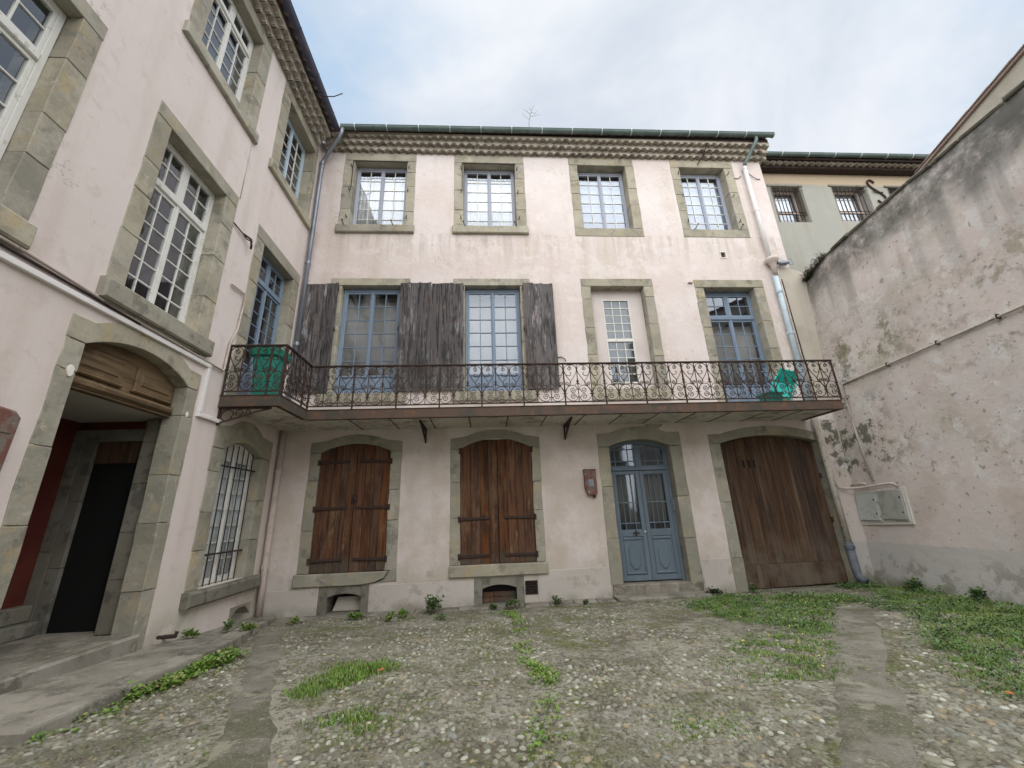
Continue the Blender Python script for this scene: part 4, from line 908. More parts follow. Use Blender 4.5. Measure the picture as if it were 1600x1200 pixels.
obj("air_slot_shade", q, "shade_black", gd, FMAIN)  # solid near-black blocks on the planks, painted as the shade inside the slots
for v in (2.83, 2.25, 1.28, .34): obj("hinge", MB().tube([(c - .01, v - .05, wg + .05), (c - .01, v + .05, wg + .05)], .022, 8), "rust_iron", gd, FMAIN)
for v in (2.2, 1.3): obj("hinge", MB().tube([(d - .02, v - .05, wg + .03), (d - .02, v + .05, wg + .03)], .022, 8), "rust_iron", gd, FMAIN)
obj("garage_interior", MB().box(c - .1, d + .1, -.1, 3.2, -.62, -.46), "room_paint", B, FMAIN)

# eaves, roof, gutter, pipes
cornice(B, FMAIN, -4.0, 7.93, 10.795)
rf = MB()
def corr_roof(u0, u1, v, w, pitch, slope, length, n=6, rise=0.0):
    vs = []; fs = []; us_ = np.arange(u0, u1 + 1e-6, pitch / n)
    for (t, dz) in ((0, 0), (length, 0)):
        for u in us_:
            ph = ((u - u0) / pitch) % 1.0; h = .055 * math.sin(math.pi * ph * 2) if ph < .5 else -.03 * math.sin(math.pi * (ph - .5) * 2)
            vs.append((u, v + h + t * slope + rise * (u - u0) / (u1 - u0), w - t))
    k = len(us_); fs = [(i, i + 1, k + i + 1, k + i) for i in range(k - 1)]
    b0 = len(vs)
    vs += [(x, y - .05, z) for (x, y, z) in vs]
    fs += [(b0 + i, b0 + k + i, b0 + k + i + 1, b0 + i + 1) for i in range(k - 1)] + [(i, b0 + i, b0 + i + 1, i + 1) for i in range(k - 1)]
    return MB().add(vs, fs)
obj("roof", corr_roof(-4.2, 7.93, 11.20, .42, .205, .32, 6.0, rise=.125), "roof_clay", B, FMAIN)
obj("eaves_board", MB().prism([(-4.0, 11.15), (7.9, 11.15), (7.9, 11.26), (-4.0, 11.165)], -.1, .335), "dark_iron", B, FMAIN)
obj("end_wall", MB().prism([(7.779, 7.2), (7.779, 11.1), (7.72, 11.1), (7.72, 7.2)][::-1], -6, -.451), "plaster_pink", B, FMAIN)
G = gutter(B, FMAIN, -3.55, 8.02, 11.165, 11.295, .44, .072, "green_gutter", [-3.2 + i * .80 for i in range(15)])
pipe(B, [(-3.50, 11.11, .44), (-3.53, 10.98, .42), (-3.60, 10.84, .38), (-3.98, 10.48, .13), (-4.05, 10.38, .085), (-4.06, 10.0, .085), (-4.06, 3.58, .085)], .047, "zinc", M=FMAIN,
     collars=[((-4.055, 10.36, .085), (-4.06, 10.28, .085)), ((-4.06, 7.4, .085), (-4.06, 7.33, .085)), ((-4.06, 5.35, .085), (-4.06, 5.27, .085))])
pipe(B, [(-4.06, 3.42, .085), (-4.06, .72, .085), (-4.05, .05, .09)], .052, "painted_pipe", M=FMAIN, collars=[((-4.06, 2.62, .085), (-4.06, 2.55, .085)), ((-4.06, 1.62, .085), (-4.06, 1.56, .085)), ((-4.06, .92, .085), (-4.06, .84, .085))])
ph = pipe(B, [(7.50, 11.26, .42), (7.50, 11.12, .42), (7.42, 10.95, .36), (7.26, 10.62, .12), (7.235, 10.50, .085)], .047, "green_gutter", M=FMAIN)
pipe(B, [(7.235, 10.53, .085), (7.24, 9.0, .085), (7.25, 7.50, .085)], .050, "white_conduit", M=FMAIN, collars=[((7.237, 9.12, .085), (7.24, 9.02, .085)), ((7.236, 10.5, .085), (7.236, 10.43, .085))])
hp = MB(); hp.lathe([(.055, 0), (.06, .28), (.10, .36), (.15, .42), (.155, .50), (.13, .50), (.12, .44)], 14)
obj("rain_hopper", hp, "painted_pipe", B, FMAIN @ tr(7.25, 7.03, .12) @ Matrix.Rotation(-math.pi / 2, 4, 'X'), smooth=True)
pipe(B, [(7.25, 7.06, .10), (7.25, 5.9, .09), (7.25, 3.60, .09)], .060, "pale_blue_pvc", M=FMAIN, collars=[((7.25, 6.62, .095), (7.25, 6.56, .095)), ((7.25, 5.52, .09), (7.25, 5.46, .09))])
pipe(B, [(7.25, 3.42, .09), (7.25, .84, .09)], .058, "grey_pipe", M=FMAIN)
pipe(B, [(7.25, .86, .09), (7.25, .34, .09), (7.25, .22, .12), (7.26, .17, .24)], .074, "cast_pipe", M=FMAIN, collars=[((7.25, .80, .09), (7.25, .74, .09))])
pipe(B, [(7.42, 7.0, .02), (7.42, 5.0, .02), (7.44, 3.6, .02)], .018, "painted_pipe", name="thin_pipe", M=FMAIN)
pipe(B, [(7.47, 7.0, .015), (7.47, 5.0, .015), (7.50, 3.6, .015)], .012, "dark_iron", name="cable", M=FMAIN)
fl = MB(); fl.box(-.09, .09, -.05, .05, -.05, .05, .02); fl.tube([(-.16, 0, 0), (.12, 0, .02)], .045, 10); fl.tube([(.10, -.07, .03), (.20, -.08, .05), (.20, .08, .05), (.12, .1, .03)], .010, 5)
obj("flood_lamp", fl, "zinc", B, FMAIN @ tr(7.56, 7.42, .10)); obj("lamp_disc", MB().lathe([(.10, 0), (.10, .02), (.05, .03)], 14), "dirt_white", B, FMAIN @ tr(7.57, 7.58, .0))
# iron ties and cable ends
q = MB(); q.tube([(5.93, 10.60, .05), (6.06, 10.80, .14), (6.12, 10.95, .26), (6.14, 11.05, .34)], .014, 5); q.tube([(6.03, 10.72, .12), (6.10, 10.80, .16), (6.06, 10.90, .20)], .018, 5); obj("iron_tie", q, "rust_iron", B, FMAIN)
for (p) in ([(6.93, 10.20, .012), (7.02, 10.17, .02), (7.12, 10.26, .03)], [(7.34, 10.36, .03), (7.46, 10.22, .03), (7.58, 10.16, .02), (7.66, 10.18, .015)], [(1.62, 4.95, .02), (1.72, 4.97, .02), (1.80, 4.92, .03), (1.82, 4.86, .03)]):
    obj("cable", MB().tube(p, .010, 5), "rust_iron", B, FMAIN)
obj("wall_block", MB().box(5.02, 5.13, 6.88, 6.91, -.02, .05, .006), "painted_pipe", B, FMAIN)
obj("bare_patch", MB().prism([(3.42, 3.33), (3.50, 3.25), (3.66, 3.24), (3.84, 3.36), (3.82, 3.39), (3.45, 3.385)], -.02, .004), "stone", B, FMAIN, label="bare stone where the plaster has fallen off")

obj("plaster_strip", MB().prism([(7.335, -.05), (7.779, -.05), (7.779, 3.395), (7.335, 3.395)], -.02, .004), "plaster_weathered", B, FMAIN)
obj("plaster_strip", MB().prism([(7.445, 3.58), (7.779, 3.58), (7.779, 7.36), (7.50, 7.33), (7.445, 7.1)], -.02, .004), "plaster_cream", B, FMAIN)
for (u0, u1, v1) in ((-4.02, -3.10, .455), (-2.18, -.27, .485), (.95, 2.335, .60), (4.19, 4.78, .66)):
    n_ = max(3, int((u1 - u0) / .12)); top_ = [(u1 + (u0 - u1) * i / n_, v1 + .010 * noise.noise(Vector((u1 + (u0 - u1) * i / n_, v1, 0)) * 5)) for i in range(n_ + 1)]
    obj("dado_panel", MB().prism([(u0, -.2), (u1, -.2)] + top_, -.02, .008, .004), "dado_plaster", B, FMAIN)

# ------------------------------------------------------------------ left wing
LW = thing("left_wing", "pink left wing with the dark arched passage and white windows", "building", (-4.15, 4.8, 0))
holes = [(1.55, 3.23, 4.34, 6.93), (4.10, 5.72, 4.28, 6.90), (4.12, 5.78, 8.47, 10.62), (6.42, 8.08, 8.47, 10.62), (6.44, 8.08, 3.45, 6.92), (3.92, 5.74, .25, 3.74), (6.34, 7.99, .78, 3.14), (7.50, 8.05, .06, .32), (1.5, 3.26, 8.47, 10.62)]
obj("wall", holed_wall(-2.0, 8.299, -.35, 11.1, holes, .50), "plaster_left", LW, FLEFT)
def stone_window(u0, u1, o0, o1, v0, vt, vo, vs0, vs1, sill_w=.07, w=-.20, depth=.48, hm=(.4, .8), **kw):
    jambs(LW, FLEFT, u0, o0, v0, vt, depth, hmin=hm[0], hmax=hm[1]); jambs(LW, FLEFT, o1, u1, v0, vt, depth, hmin=hm[0], hmax=hm[1])
    stone_block(LW, FLEFT, "lintel_stone", u0, u1, vt + .003, vo, -depth, .012)
    if vs0 is not None: stone_block(LW, FLEFT, "window_sill", u0 - .05, u1 + .04, vs0, vs1, -depth, sill_w, bev=.02)
    wn = window(LW, FLEFT, o0 + .004, o1 - .004, v0 + .005, vt - .005, w, **kw)
    room(LW, FLEFT, o0, o1, v0, vt, -.51, "room_warm"); return wn
stone_window(1.52, 3.27, 1.78, 3.05, 4.32, 6.76, 6.97, 4.08, 4.32, transom=6.05, rows=5, fmat="white_paint", fw=.06, w=-.18)
stone_window(4.06, 5.76, 4.30, 5.49, 4.27, 6.73, 6.95, 4.03, 4.27, sill_w=.10, transom=6.02, rows=6, fmat="white_paint", fw=.05)
stone_window(4.08, 5.82, 4.34, 5.54, 8.46, 10.40, 10.66, 8.24, 8.46, transom=9.98, trows=1, rows=5, fmat="white_paint", fw=.05)
wn = stone_window(1.50, 3.30, 1.78, 3.05, 8.46, 10.40, 10.66, 8.24, 8.46, transom=9.98, trows=1, rows=5, fmat="white_paint", fw=.05)
wn = stone_window(6.38, 8.12, 6.67, 7.97, 8.46, 10.42, 10.66, 8.24, 8.46, rows=6, fmat="pale_blue_paint", bmat="white_paint", w=-.26, fw=.045, hm=(.5, .9))
wn = stone_window(6.40, 8.12, 6.66, 7.86, 3.57, 6.69, 6.95, None, None, transom=6.09, rows=6, panel=.75, fmat="blue_paint", name="french_window", fw=.05)
# arched passage
a, b, c, d = 3.875, 5.79, 4.08, 5.58
jambs(LW, FLEFT, a, c, .28, 3.49, .235, hmin=.45, hmax=.85); jambs(LW, FLEFT, d, b, .24, 3.49, .235, hmin=.45, hmax=.80)
arch_lintel(LW, FLEFT, a, b, c, d, 3.495, 3.71, 3.74, 3.955, .30, keys=2)
for (u, v, r) in ((4.01, 3.17, .05), (5.66, 3.12, .032)):
    P = [(u + r * .75 * math.cos(t) * (1 + j(.15)), v + r * 1.2 * math.sin(t) * (1 + j(.15))) for t in np.linspace(0, 2 * math.pi, 11)[:-1]]
    obj("plaster_patch", MB().prism(P, 0, .019, .003), "white_patch", LW, FLEFT)
wt = -.16
A = arc(c + .003, d - .003, 3.49, 3.70, 20)
tp = obj("carved_transom", MB().prism([(d - .003, 3.14)] + A + [(c + .003, 3.14)], wt - .06, wt), "carved_wood", LW, FLEFT)
q = MB(); q.box(c + .003, d - .003, 3.085, 3.19, wt - .06, wt + .055, .03); q.box(c + .003, d - .003, 3.06, 3.083, wt - .06, wt + .02, .006); obj("moulding", q, "carved_wood", tp, FLEFT)
for (u0, u1) in ((4.15, 4.74), (4.92, 5.51)):
    def tt(u, e): return min(3.62, np.interp(u, [p[0] for p in A[::-1]], [p[1] for p in A[::-1]])) - e
    for e, w0, w1, bv in ((.0, wt, wt + .030, .012), (.06, wt + .0301, wt + .045, .020)):
        P = [(u0 + e, 3.255 + e), (u1 - e, 3.255 + e)] + [(u, tt(u, .075 + e)) for u in np.linspace(u1 - e, u0 + e, 7)]
        obj("carved_panel", MB().prism(P, w0, w1, bv), "carved_wood", tp, FLEFT)
    obj("moulding", MB().box(u0 - .02, u1 + .02, 3.225, 3.262, wt, wt + .045, .014), "carved_wood", tp, FLEFT)
# inside the passage
pw = lambda n, m, x0, x1, y0, y1, z0, z1, bv=0.0, **k: obj(n, MB().box(y0, y1, z0, z1, x0 + 4.15, x1 + 4.15, bv), m, LW, FLEFT, **k)
pw("passage_floor", "paving", -7.2, -4.66, 3.2, 6.6, .25, .470)
pw("passage_floor", "paving", -4.659, -4.16, 4.06, 5.6, .25, .468)
pw("passage_wall", "room_paint", -7.2, -4.66, 6.61, 6.7, .2, 3.3)
pw("passage_ceiling", "ceiling_plaster", -7.2, -4.66, 3.2, 6.6, 3.08, 3.3)
pw("passage_ceiling", "ceiling_plaster", -4.659, -4.40, 4.0, 5.72, 3.081, 3.3)
pw("red_wall", "red_interior", -5.9, -5.66, 2.8, 6.2, .2, 3.078)
pw("red_wall", "red_interior", -5.658, -4.66, 5.84, 6.2, 2.962, 3.078)
pw("red_wall", "red_interior", -5.66, -4.66, 3.3, 3.45, .2, 3.078)
for (x0, x1, zc) in ((-5.655, -5.51, (0.46, 1.4, 2.2, 2.79)), (-5.507, -5.345, (0.46, 1.2, 2.0, 2.79)), (-4.697, -4.66, (0.46, .95, 1.55, 2.15, 2.79))):
    for z0, z1 in zip(zc, zc[1:]): pw("jamb_stone", "stone_dark", x0, x1, 5.79 if x0 > -4.9 else 5.80, 6.2, z0 + .003, z1 - .003, .006)
for z0, z1 in zip((.46, 1.05, 1.6, 2.2, 2.75), (1.05, 1.6, 2.2, 2.75, 3.07)): pw("jamb_stone", "stone_dark", -4.657, -4.392, 5.69, 5.80, z0 + .003, z1 - .003, .006)
pw("lintel_stone", "stone_dark", -5.655, -4.66, 5.805, 6.2, 2.793, 2.958, .006)
pw("door_transom", "garage_wood", -5.342, -4.70, 5.84, 5.90, 2.50, 2.79, .01)
pw("doorway_shade_panel", "shade_black", -5.342, -4.70, 5.845, 5.88, .40, 2.495, label="near-black panel painted as the shade of the open passage doorway")  # plain black panel, painted in place of the darkness beyond the doorway
pw("passage_step", "stone_dark", -5.658, -5.40, 4.4, 5.79, .471, .62, .015); pw("passage_step", "stone_dark", -5.658, -5.52, 4.4, 5.79, .621, .80, .015)
pw("light_switch", "white_patch", -5.66, -5.645, 5.50, 5.56, 1.62, 1.70, .004)
q = MB().prism([(3.87, .28), (5.64, .24), (5.64, .455), (3.87, .475)], -.005, .06, .02); obj("door_step", q, "paving", LW, FLEFT)
# grilled ground floor window
a, b, c, d = 6.31, 8.02, 6.60, 7.72
jambs(LW, FLEFT, a, c, .78, 2.78, .48, hmin=.45, hmax=.8); jambs(LW, FLEFT, d, b, .78, 2.78, .48, hmin=.45, hmax=.8)
arch_lintel(LW, FLEFT, a, b, c, d, 2.785, 2.97, 3.12, 3.34, .48, keys=1)
stone_block(LW, FLEFT, "window_sill", 6.28, 8.12, .57, .775, -.48, .12, "stone_dark", bev=.03)
wn = window(LW, FLEFT, c + .004, d - .004,   .79, 2.74, -.17, rows=7, fmat="white_paint", fw=.05, name="window")
A = arc(c + .004, d - .004, 2.78, 2.96, 16); obj("arch_board", MB().prism([(d - .004, 2.742)] + A + [(c + .004, 2.742)], -.20, -.145), "white_paint", wn, FLEFT)
curtain(wn, FLEFT, c + .05, d - .05, .85, 2.7, -.205, waves=5, amp=.008)
room(LW, FLEFT, c, d, .85, 2.7, -.51)
q = MB()
for i in range(7): u = c + .10 + (d - c - .2) * i / 6; q.tube([(u, .77, -.10), (u, 2.80 + .12 * math.sin(math.pi * (i + .6) / 7.2), -.10)], .009, 6)
for v in (1.22, 2.55): q.tube([(c - .02, v, -.085), (d + .02, v, -.085)], .014, 6)
obj("window_grille", q, "dark_iron", LW, FLEFT)
A = arc(7.49, 8.06, .17, .33, 10)
obj("cellar_arch", MB().prism(A[::-1] + [(8.06, .36), (7.49, .36)], -.3, .012), "stone", LW, FLEFT); obj("cellar_back", MB().box(7.4, 8.1, -.1, .4, -.62, -.505), "room_paint", LW, FLEFT)
# eaves
cornice(LW, FLEFT, -1.0, 7.98, 10.68)
obj("roof", corr_roof(-1.5, 8.1, 11.15, .43, .205, .32, 5.0), "roof_clay", LW, FLEFT)
obj("eaves_board", MB().box(-1.0, 7.9, 11.035, 11.07, -.1, .36), "dark_iron", LW, FLEFT)
gutter(LW, FLEFT, -1.0, 7.95, 11.12, 11.17, .455, .085, "dark_zinc", [-.6 + .9 * i for i in range(10)], "dark_zinc")
q = MB().tube([(6.92, 11.0, .40), (7.0, 11.04, .56), (7.05, 11.12, .72), (7.08, 11.25, .86), (7.09, 11.28, .88)], .012, 5); obj("iron_hook", q, "dark_iron", LW, FLEFT)
# conduits and cables
q = MB(); q.box(-2.0, 5.90, 3.885, 3.945, 0, .045, .006); q.box(5.84, 5.90, 3.20, 3.884, 0, .0445, .006); q.box(5.84, 6.32, 3.14, 3.198, 0, .045, .006); obj("cable_duct", q, "white_conduit", LW, FLEFT)
pipe(LW, [(-2.0, 4.09, .03), (3.3, 4.055, .03), (4.2, 4.005, .03), (6.18, 3.955, .03), (6.2, 4.0, .03), (6.22, 4.45, .03), (6.33, 4.75, .03), (6.37, 5.36, .03), (6.32, 5.42, .03), (5.98, 5.40, .03)], .017, "painted_pipe", name="gas_pipe", M=FLEFT)
pipe(LW, [(-2.0, 4.035, .02), (2.4, 4.02, .02), (3.5, 4.00, .02), (4.6, 3.975, .02)], .014, "dark_iron", name="cable", M=FLEFT)
q = MB(); q.tube([(5.75, 6.42, .02), (5.95, 6.40, .03), (6.10, 6.36, .05), (6.20, 6.40, .08)], .012, 5); q.tube([(6.05, 6.44, .0), (6.12, 6.38, .10), (6.16, 6.28, .10), (6.22, 6.26, .06)], .018, 6); obj("cable_anchor", q, "rust_iron", LW, FLEFT)
pipe(LW, [(5.788, 8.4, .006), (5.79, 7.6, .008), (5.785, 6.95, .008)], .007, "painted_pipe", name="cable", M=FLEFT)
q = MB(); q.tube([(5.86, .36, .10), (6.15, .30, .12)], .022, 6); q.tube([(6.1, .31, .0), (6.12, .31, .13), (6.13, .36, .14)], .026, 6); obj("boot_scraper", q, "rust_iron", LW, FLEFT)
obj("broken_edge", MB().prism([(4.1, 3.995), (5.4, 3.99), (5.65, 4.01), (5.6, 4.035), (4.05, 4.035)], -.01, .055, .01), "stone_dark", LW, FLEFT)

# ------------------------------------------------------------------ balcony
BA = thing("balcony", "long rusty wrought iron balcony with scrollwork running across both house fronts", "balcony", (1.9, 7.8, 3.4))
YB, XL, YL, XR = 7.26, -3.24, 6.26, 7.09
def fr_x(y): return Matrix(((1, 0, 0, 0), (0, 0, -1, y), (0, 1, 0, 0), (0, 0, 0, 1)))
def fr_y(x): return Matrix(((0, 0, 1, x), (1, 0, 0, 0), (0, 1, 0, 0), (0, 0, 0, 1)))
obj("slab", MB().add([(XL - .02, YB + .02, 3.43), (XR - .02, YB + .02, 3.43), (XR - .02, 8.297, 3.43), (-4.147, 8.297, 3.43), (-4.147, YL + .02, 3.43), (XL - .02, YL + .02, 3.43),
                      (XL - .02, YB + .02, 3.565), (XR - .02, YB + .02, 3.565), (XR - .02, 8.297, 3.565), (-4.147, 8.297, 3.565), (-4.147, YL + .02, 3.565), (XL - .02, YL + .02, 3.565)],
    [(0, 1, 2, 3, 4, 5)[::-1], (6, 7, 8, 9, 10, 11), (0, 1, 7, 6), (1, 2, 8, 7), (2, 3, 9, 8), (3, 4, 10, 9), (4, 5, 11, 10), (5, 0, 6, 11)]), "dirt_white", BA)
e = np.linspace(XL - .016, XR - .03, 15)
for a, b in zip(e, e[1:]):
    obj("soffit_panel", MB().add([(a + .004, YB + .022, 3.405), (b - .004, YB + .022, 3.405 + j(.002)), (b - .004, 8.297, 3.405), (a + .004, 8.297, 3.405), (a + .004, YB + .022, 3.429), (b - .004, YB + .022, 3.429), (b - .004, 8.297, 3.429), (a + .004, 8.297, 3.429)],
        [(3, 2, 1, 0), (4, 5, 6, 7), (0, 1, 5, 4), (1, 2, 6, 5), (2, 3, 7, 6), (3, 0, 4, 7)]), "soffit_plaster", BA)
for a, b in zip(e[1:-1], e[1:-1]): obj("joist", MB().box(a - .012, a + .012, YB + .022, 8.297, 3.398, 3.4045), "rust_fascia", BA)
for a, b in zip(np.linspace(YL + .02, 8.29, 6), np.linspace(YL + .02, 8.29, 6)[1:]):
    obj("soffit_panel", MB().box(-4.147, XL - .021, a + .004, b - .004, 3.405, 3.4285), "soffit_plaster", BA)
def fascia(fr, u0, u1):
    q = MB(); q.box(u0, u1, 3.40, 3.565, -.018, .0, .004); q.box(u0, u1, 3.388, 3.3995, -.07, .012, .003); q.box(u0, u1, 3.5655, 3.577, -.06, .012, .003); obj("fascia", q, "rust_fascia", BA, fr)
fascia(fr_x(YB), XL, XR); fascia(fr_x(YL), -4.148, XL); fascia(fr_y(XL), YL + .019, YB - .001); fascia(fr_y(XR), YB + .019, 8.297)
ZB0, ZB1 = 3.645, 4.395
def smooth_pts(P, n=6):
    out_ = []; P = [Vector((p[0], p[1], 0)) for p in P]
    for i in range(len(P) - 1):
        p0, p1, p2, p3 = P[max(i - 1, 0)], P[i], P[i + 1], P[min(i + 2, len(P) - 1)]
        for k in range(n):
            t = k / n; out_.append(.5 * ((2 * p1) + (p2 - p0) * t + (2 * p0 - 5 * p1 + 4 * p2 - p3) * t * t + (3 * p1 - p0 - 3 * p2 + p3) * t ** 3))
    out_.append(P[-1]); return out_
def spiral(cx, cy_, r0, a0, turns, n=22, shrink=.18):
    return [(cx + (r0 * (1 - (1 - shrink) * i / n)) * math.cos(a0 + turns * 2 * math.pi * i / n), cy_ + (r0 * (1 - (1 - shrink) * i / n)) * math.sin(a0 + turns * 2 * math.pi * i / n)) for i in range(n + 1)]
def cell_mesh(cw, mirror):
    """one cell of the railing: heart scroll above, C-scroll below, between a rosette bar (u=0) and a spear bar (u=cw)."""
    H = ZB1 - ZB0; q = MB(); r = .0075
    X = (lambda s: cw * (1 - s)) if mirror else (lambda s: cw * s)
    def line(P, n=5, rr=r):
        pts = smooth_pts([(X(s), H * t) for s, t in P], n)
        q.tube([(p.x, p.y, 0) for p in pts], rr, 4, flat=1.0)
    def spir(s, t, rad, a0, turns, lead=()):
        P = [(X(a), H * b) for a, b in lead]
        S = [(p[0], p[1]) for p in spiral(0, 0, rad, a0, turns)]
        S = [((X(s) + (-p[0] if mirror else p[0])), H * t + p[1]) for p in S]
        pts = smooth_pts(P + S[::2], 2) if P else [Vector((p[0], p[1], 0)) for p in S]
        q.tube([(p.x, p.y, 0) for p in pts], r, 4)
    line([(.02, .19), (.14, .31), (.42, .49), (.76, .67), (.94, .79), (.96, .88), (.80, .965), (.50, .99), (.20, .955), (.05, .87), (.09, .76), (.27, .69), (.48, .695), (.56, .75), (.47, .785)])
    spir(.44, .885, .046, math.radians(100), -1.6, [(.60, .985), (.52, .968)])
    line([(.07, .80), (.22, .66), (.44, .55), (.47, .46), (.34, .405)])
    spir(.22, .475, .040, math.radians(-60), -1.5, [(.40, .43)])
    line([(.95, .31), (.80, .405), (.50, .425), (.18, .355), (.03, .22), (.16, .08), (.50, .008), (.80, .03), (.95, .12)])
    spir(.60, .300, .062, math.radians(10), -1.6, [(.95, .31), (.90, .27)][:1])
    spir(.60, .125, .062, math.radians(-10), 1.6, [(.95, .12)])
    return q.mesh("scroll")
def bar_mesh():
    H = ZB1 - ZB0; return MB().box(-.007, .007, 0, H, -.006, .006).mesh("bar")
def spear_mesh():
    H = ZB1 - ZB0; q = MB()
    q.tube([(-.05, .44 * H, 0), (-.02, .475 * H, 0), (0, .47 * H, 0), (.02, .475 * H, 0), (.05, .44 * H, 0)], .008, 4); q.tube([(-.03, .53 * H, 0), (.03, .53 * H, 0)], .008, 4)
    q.prism([(-.012, .44 * H), (.012, .44 * H), (.018, .55 * H), (0, .62 * H), (-.018, .55 * H)], -.008, .008); return q.mesh("spear")
def rosette_mesh():
    H = ZB1 - ZB0; P = []
    for i in range(12): a = math.pi * i / 6; r_ = .050 if i % 3 == 0 else (.018 if i % 3 != 0 else .03); P.append((r_ * math.cos(a), .20 * H + r_ * 1.15 * math.sin(a)))
    return MB().prism(P, -.014, .014, .004).mesh("rosette")
def railing(fr, u0, u1, ncell, posts, first=0):
    cw = (u1 - u0) / ncell; k = round(cw, 3)
    q = MB(); q.box(u0 - .02, u1 + .02, ZB1 + .002, ZB1 + .034, -.022, .022, .008); obj("handrail", q, "rust_iron", BA, fr)
    q = MB(); q.box(u0, u1, ZB0 - .022, ZB0, -.010, .010); obj("bottom_rail", q, "rust_iron", BA, fr)
    n_in = 3; i = 0
    while i < ncell:
        m = min(n_in, ncell - i)
        pq = MB(); pq.box(u0 + i * cw - .013, u0 + i * cw + .013, 3.578, ZB1 + .001, -.012, .012, .003)
        panel = obj("railing_panel", pq, "rust_iron", BA, fr)
        for c_ in range(i, i + m):
            mir = (c_ + first) % 2 == 1
            obj("scroll", cached(("cell", k, mir), lambda: cell_mesh(cw, mir)), "rust_iron", panel, fr @ tr(u0 + c_ * cw, ZB0, 0))
            M = fr @ tr(u0 + c_ * cw, ZB0, 0)
            obj("rosette" if not mir else "spear", cached("rosette", rosette_mesh) if not mir else cached("spear", spear_mesh), "rust_iron", panel, M)
            if c_ != i: obj("bar", cached("bar", bar_mesh), "rust_iron", panel, M)
        i += m
    obj("post", MB().box(u1 - .014, u1 + .014, 3.578, ZB1 + .002, -.014, .014, .003), "rust_iron", BA, fr)
railing(fr_x(YB - .008), XL, XR, 39, 0)
railing(fr_x(YL - .008), -4.11, XL, 4, 0, 1)
railing(fr_y(XL + .008), YL + .03, YB - .03, 4, 0)
def bracket(fr, L_, H_):
    """scrolled iron console: local u along the wall plane normal, v up; top edge at v=0."""
    q = MB(); q.box(0, L_, -.03, 0, -.016, .016); q.box(0, .03, -H_, -.03, -.016, .016)
    q.tube([(.02, -H_ + .02, 0), (L_ * .35, -H_ * .62, 0), (L_ * .72, -H_ * .26, 0), (L_ * .98, -.03, 0)], .015, 4)
    q.tube([(p[0], p[1], 0) for p in spiral(.13, -.13, .10, 0, 1.0, 18, .75)], .011, 4); q.tube([(p[0], p[1], 0) for p in spiral(.31, -.09, .055, 0, 1.0, 14, .85)], .010, 4)
    q.tube([(p[0], p[1], 0) for p in spiral(.44, -.075, .035, 0, 1.0, 12, .85)], .009, 4)
    obj("console", q, "rust_iron", BA, fr)
for x in (-1.24, 1.67): bracket(Matrix(((0, 0, 1, x), (-1, 0, 0, 8.297), (0, 1, 0, 3.397), (0, 0, 0, 1))), .80, .30)
bracket(Matrix(((1, 0, 0, -4.148), (0, 0, -1, 6.31), (0, 1, 0, 3.386), (0, 0, 0, 1))), .78, .27)

# ------------------------------------------------------------------ boundary wall on the right
RW = thing("boundary_wall", "tall weathered grey courtyard wall with dark lichen along its top", "wall", (7.66, 5.0, 0))
U_ = [i * .11 - .6 for i in range(110)]
topv = [float(np.interp(u, [-.6, -.05, .65, 2.0, 4.5, 11], [6.9, 7.08, 7.27, 7.35, 7.44, 7.6])) + .018 * noise.noise(Vector((u * 6, 0, 0))) + .02 * noise.noise(Vector((u * 1.7, 3, 0))) for u in U_]
vs = []; n = len(U_); ROW = 22
for w_, sgn in ((0, 1), (-.5, 0)):
    for r_ in range(ROW + 1):
        for i, u in enumerate(U_):
            v = -.3 + (topv[i] + .3) * r_ / ROW
            edge = .05 if r_ == ROW else 0.0
            vs.append((u, v, w_ + (sgn * (.028 * fb(u, v + 20, .8) + .005 * fb(u, v, 3.2)) - edge * (1 if sgn else -1))))
fs = []; K = (ROW + 1) * n
for s in (0, K):
    for r_ in range(ROW):
        for i in range(n - 1): a = s + r_ * n + i; f = (a, a + 1, a + n + 1, a + n); fs.append(f if s == 0 else f[::-1])
for i in range(n - 1): a = ROW * n + i; fs.append((a, a + 1, K + a + 1, K + a))
for r_ in range(ROW): fs.append((r_ * n, (r_ + 1) * n, K + (r_ + 1) * n, K + r_ * n)); fs.append((r_ * n + n - 1, K + r_ * n + n - 1, K + (r_ + 1) * n + n - 1, (r_ + 1) * n + n - 1))
obj("wall", MB().add(vs, fs), "plaster_weathered", RW, FRIGHT, smooth=True)
u = -.3
while u < 8:                                                   # rough coping stones along the top
    l_ = random.uniform(.35, .7); a, b = u, u + l_
    va = float(np.interp(a, U_, topv)); vb = float(np.interp(b, U_, topv))
    obj("coping_stone", MB().prism([(a + .01, va - .03), (b - .01, vb - .03), (b - .01 + j(.01), vb + .035 + j(.02)), (a + .01 + j(.01), va + .035 + j(.02))], -.5, .005 + j(.02), .025), "stone_dark", RW, FRIGHT); u = b
pipe(RW, [(9.0, 4.46, .04), (3.6, 4.245, .04), (.40, 4.115, .04), (.345, 4.08, .04), (.42, 2.96, .045), (.55, 2.02, .05)], .021, "grey_pipe", name="conduit", M=FRIGHT)
for (u, v) in ((1.45, 4.165), (2.4, 4.205), (3.3, 4.24)): obj("pipe_clip", MB().box(u - .012, u + .012, v - .035, v + .035, -.02, .066, .005), "dark_iron", RW, FRIGHT)
c3 = [(7.37, 8.25, 3.38), (7.36, 8.25, 2.05), (7.40, 8.24, 1.93), (7.52, 8.22, 1.90)] + [tuple(FRIGHT @ Vector(p)) for p in ((.22, 1.90, .07), (.90, 1.945, .07), (.985, 1.93, .06), (1.01, 1.87, .03))]
pipe(RW, c3, .020, "painted_pipe", name="conduit")
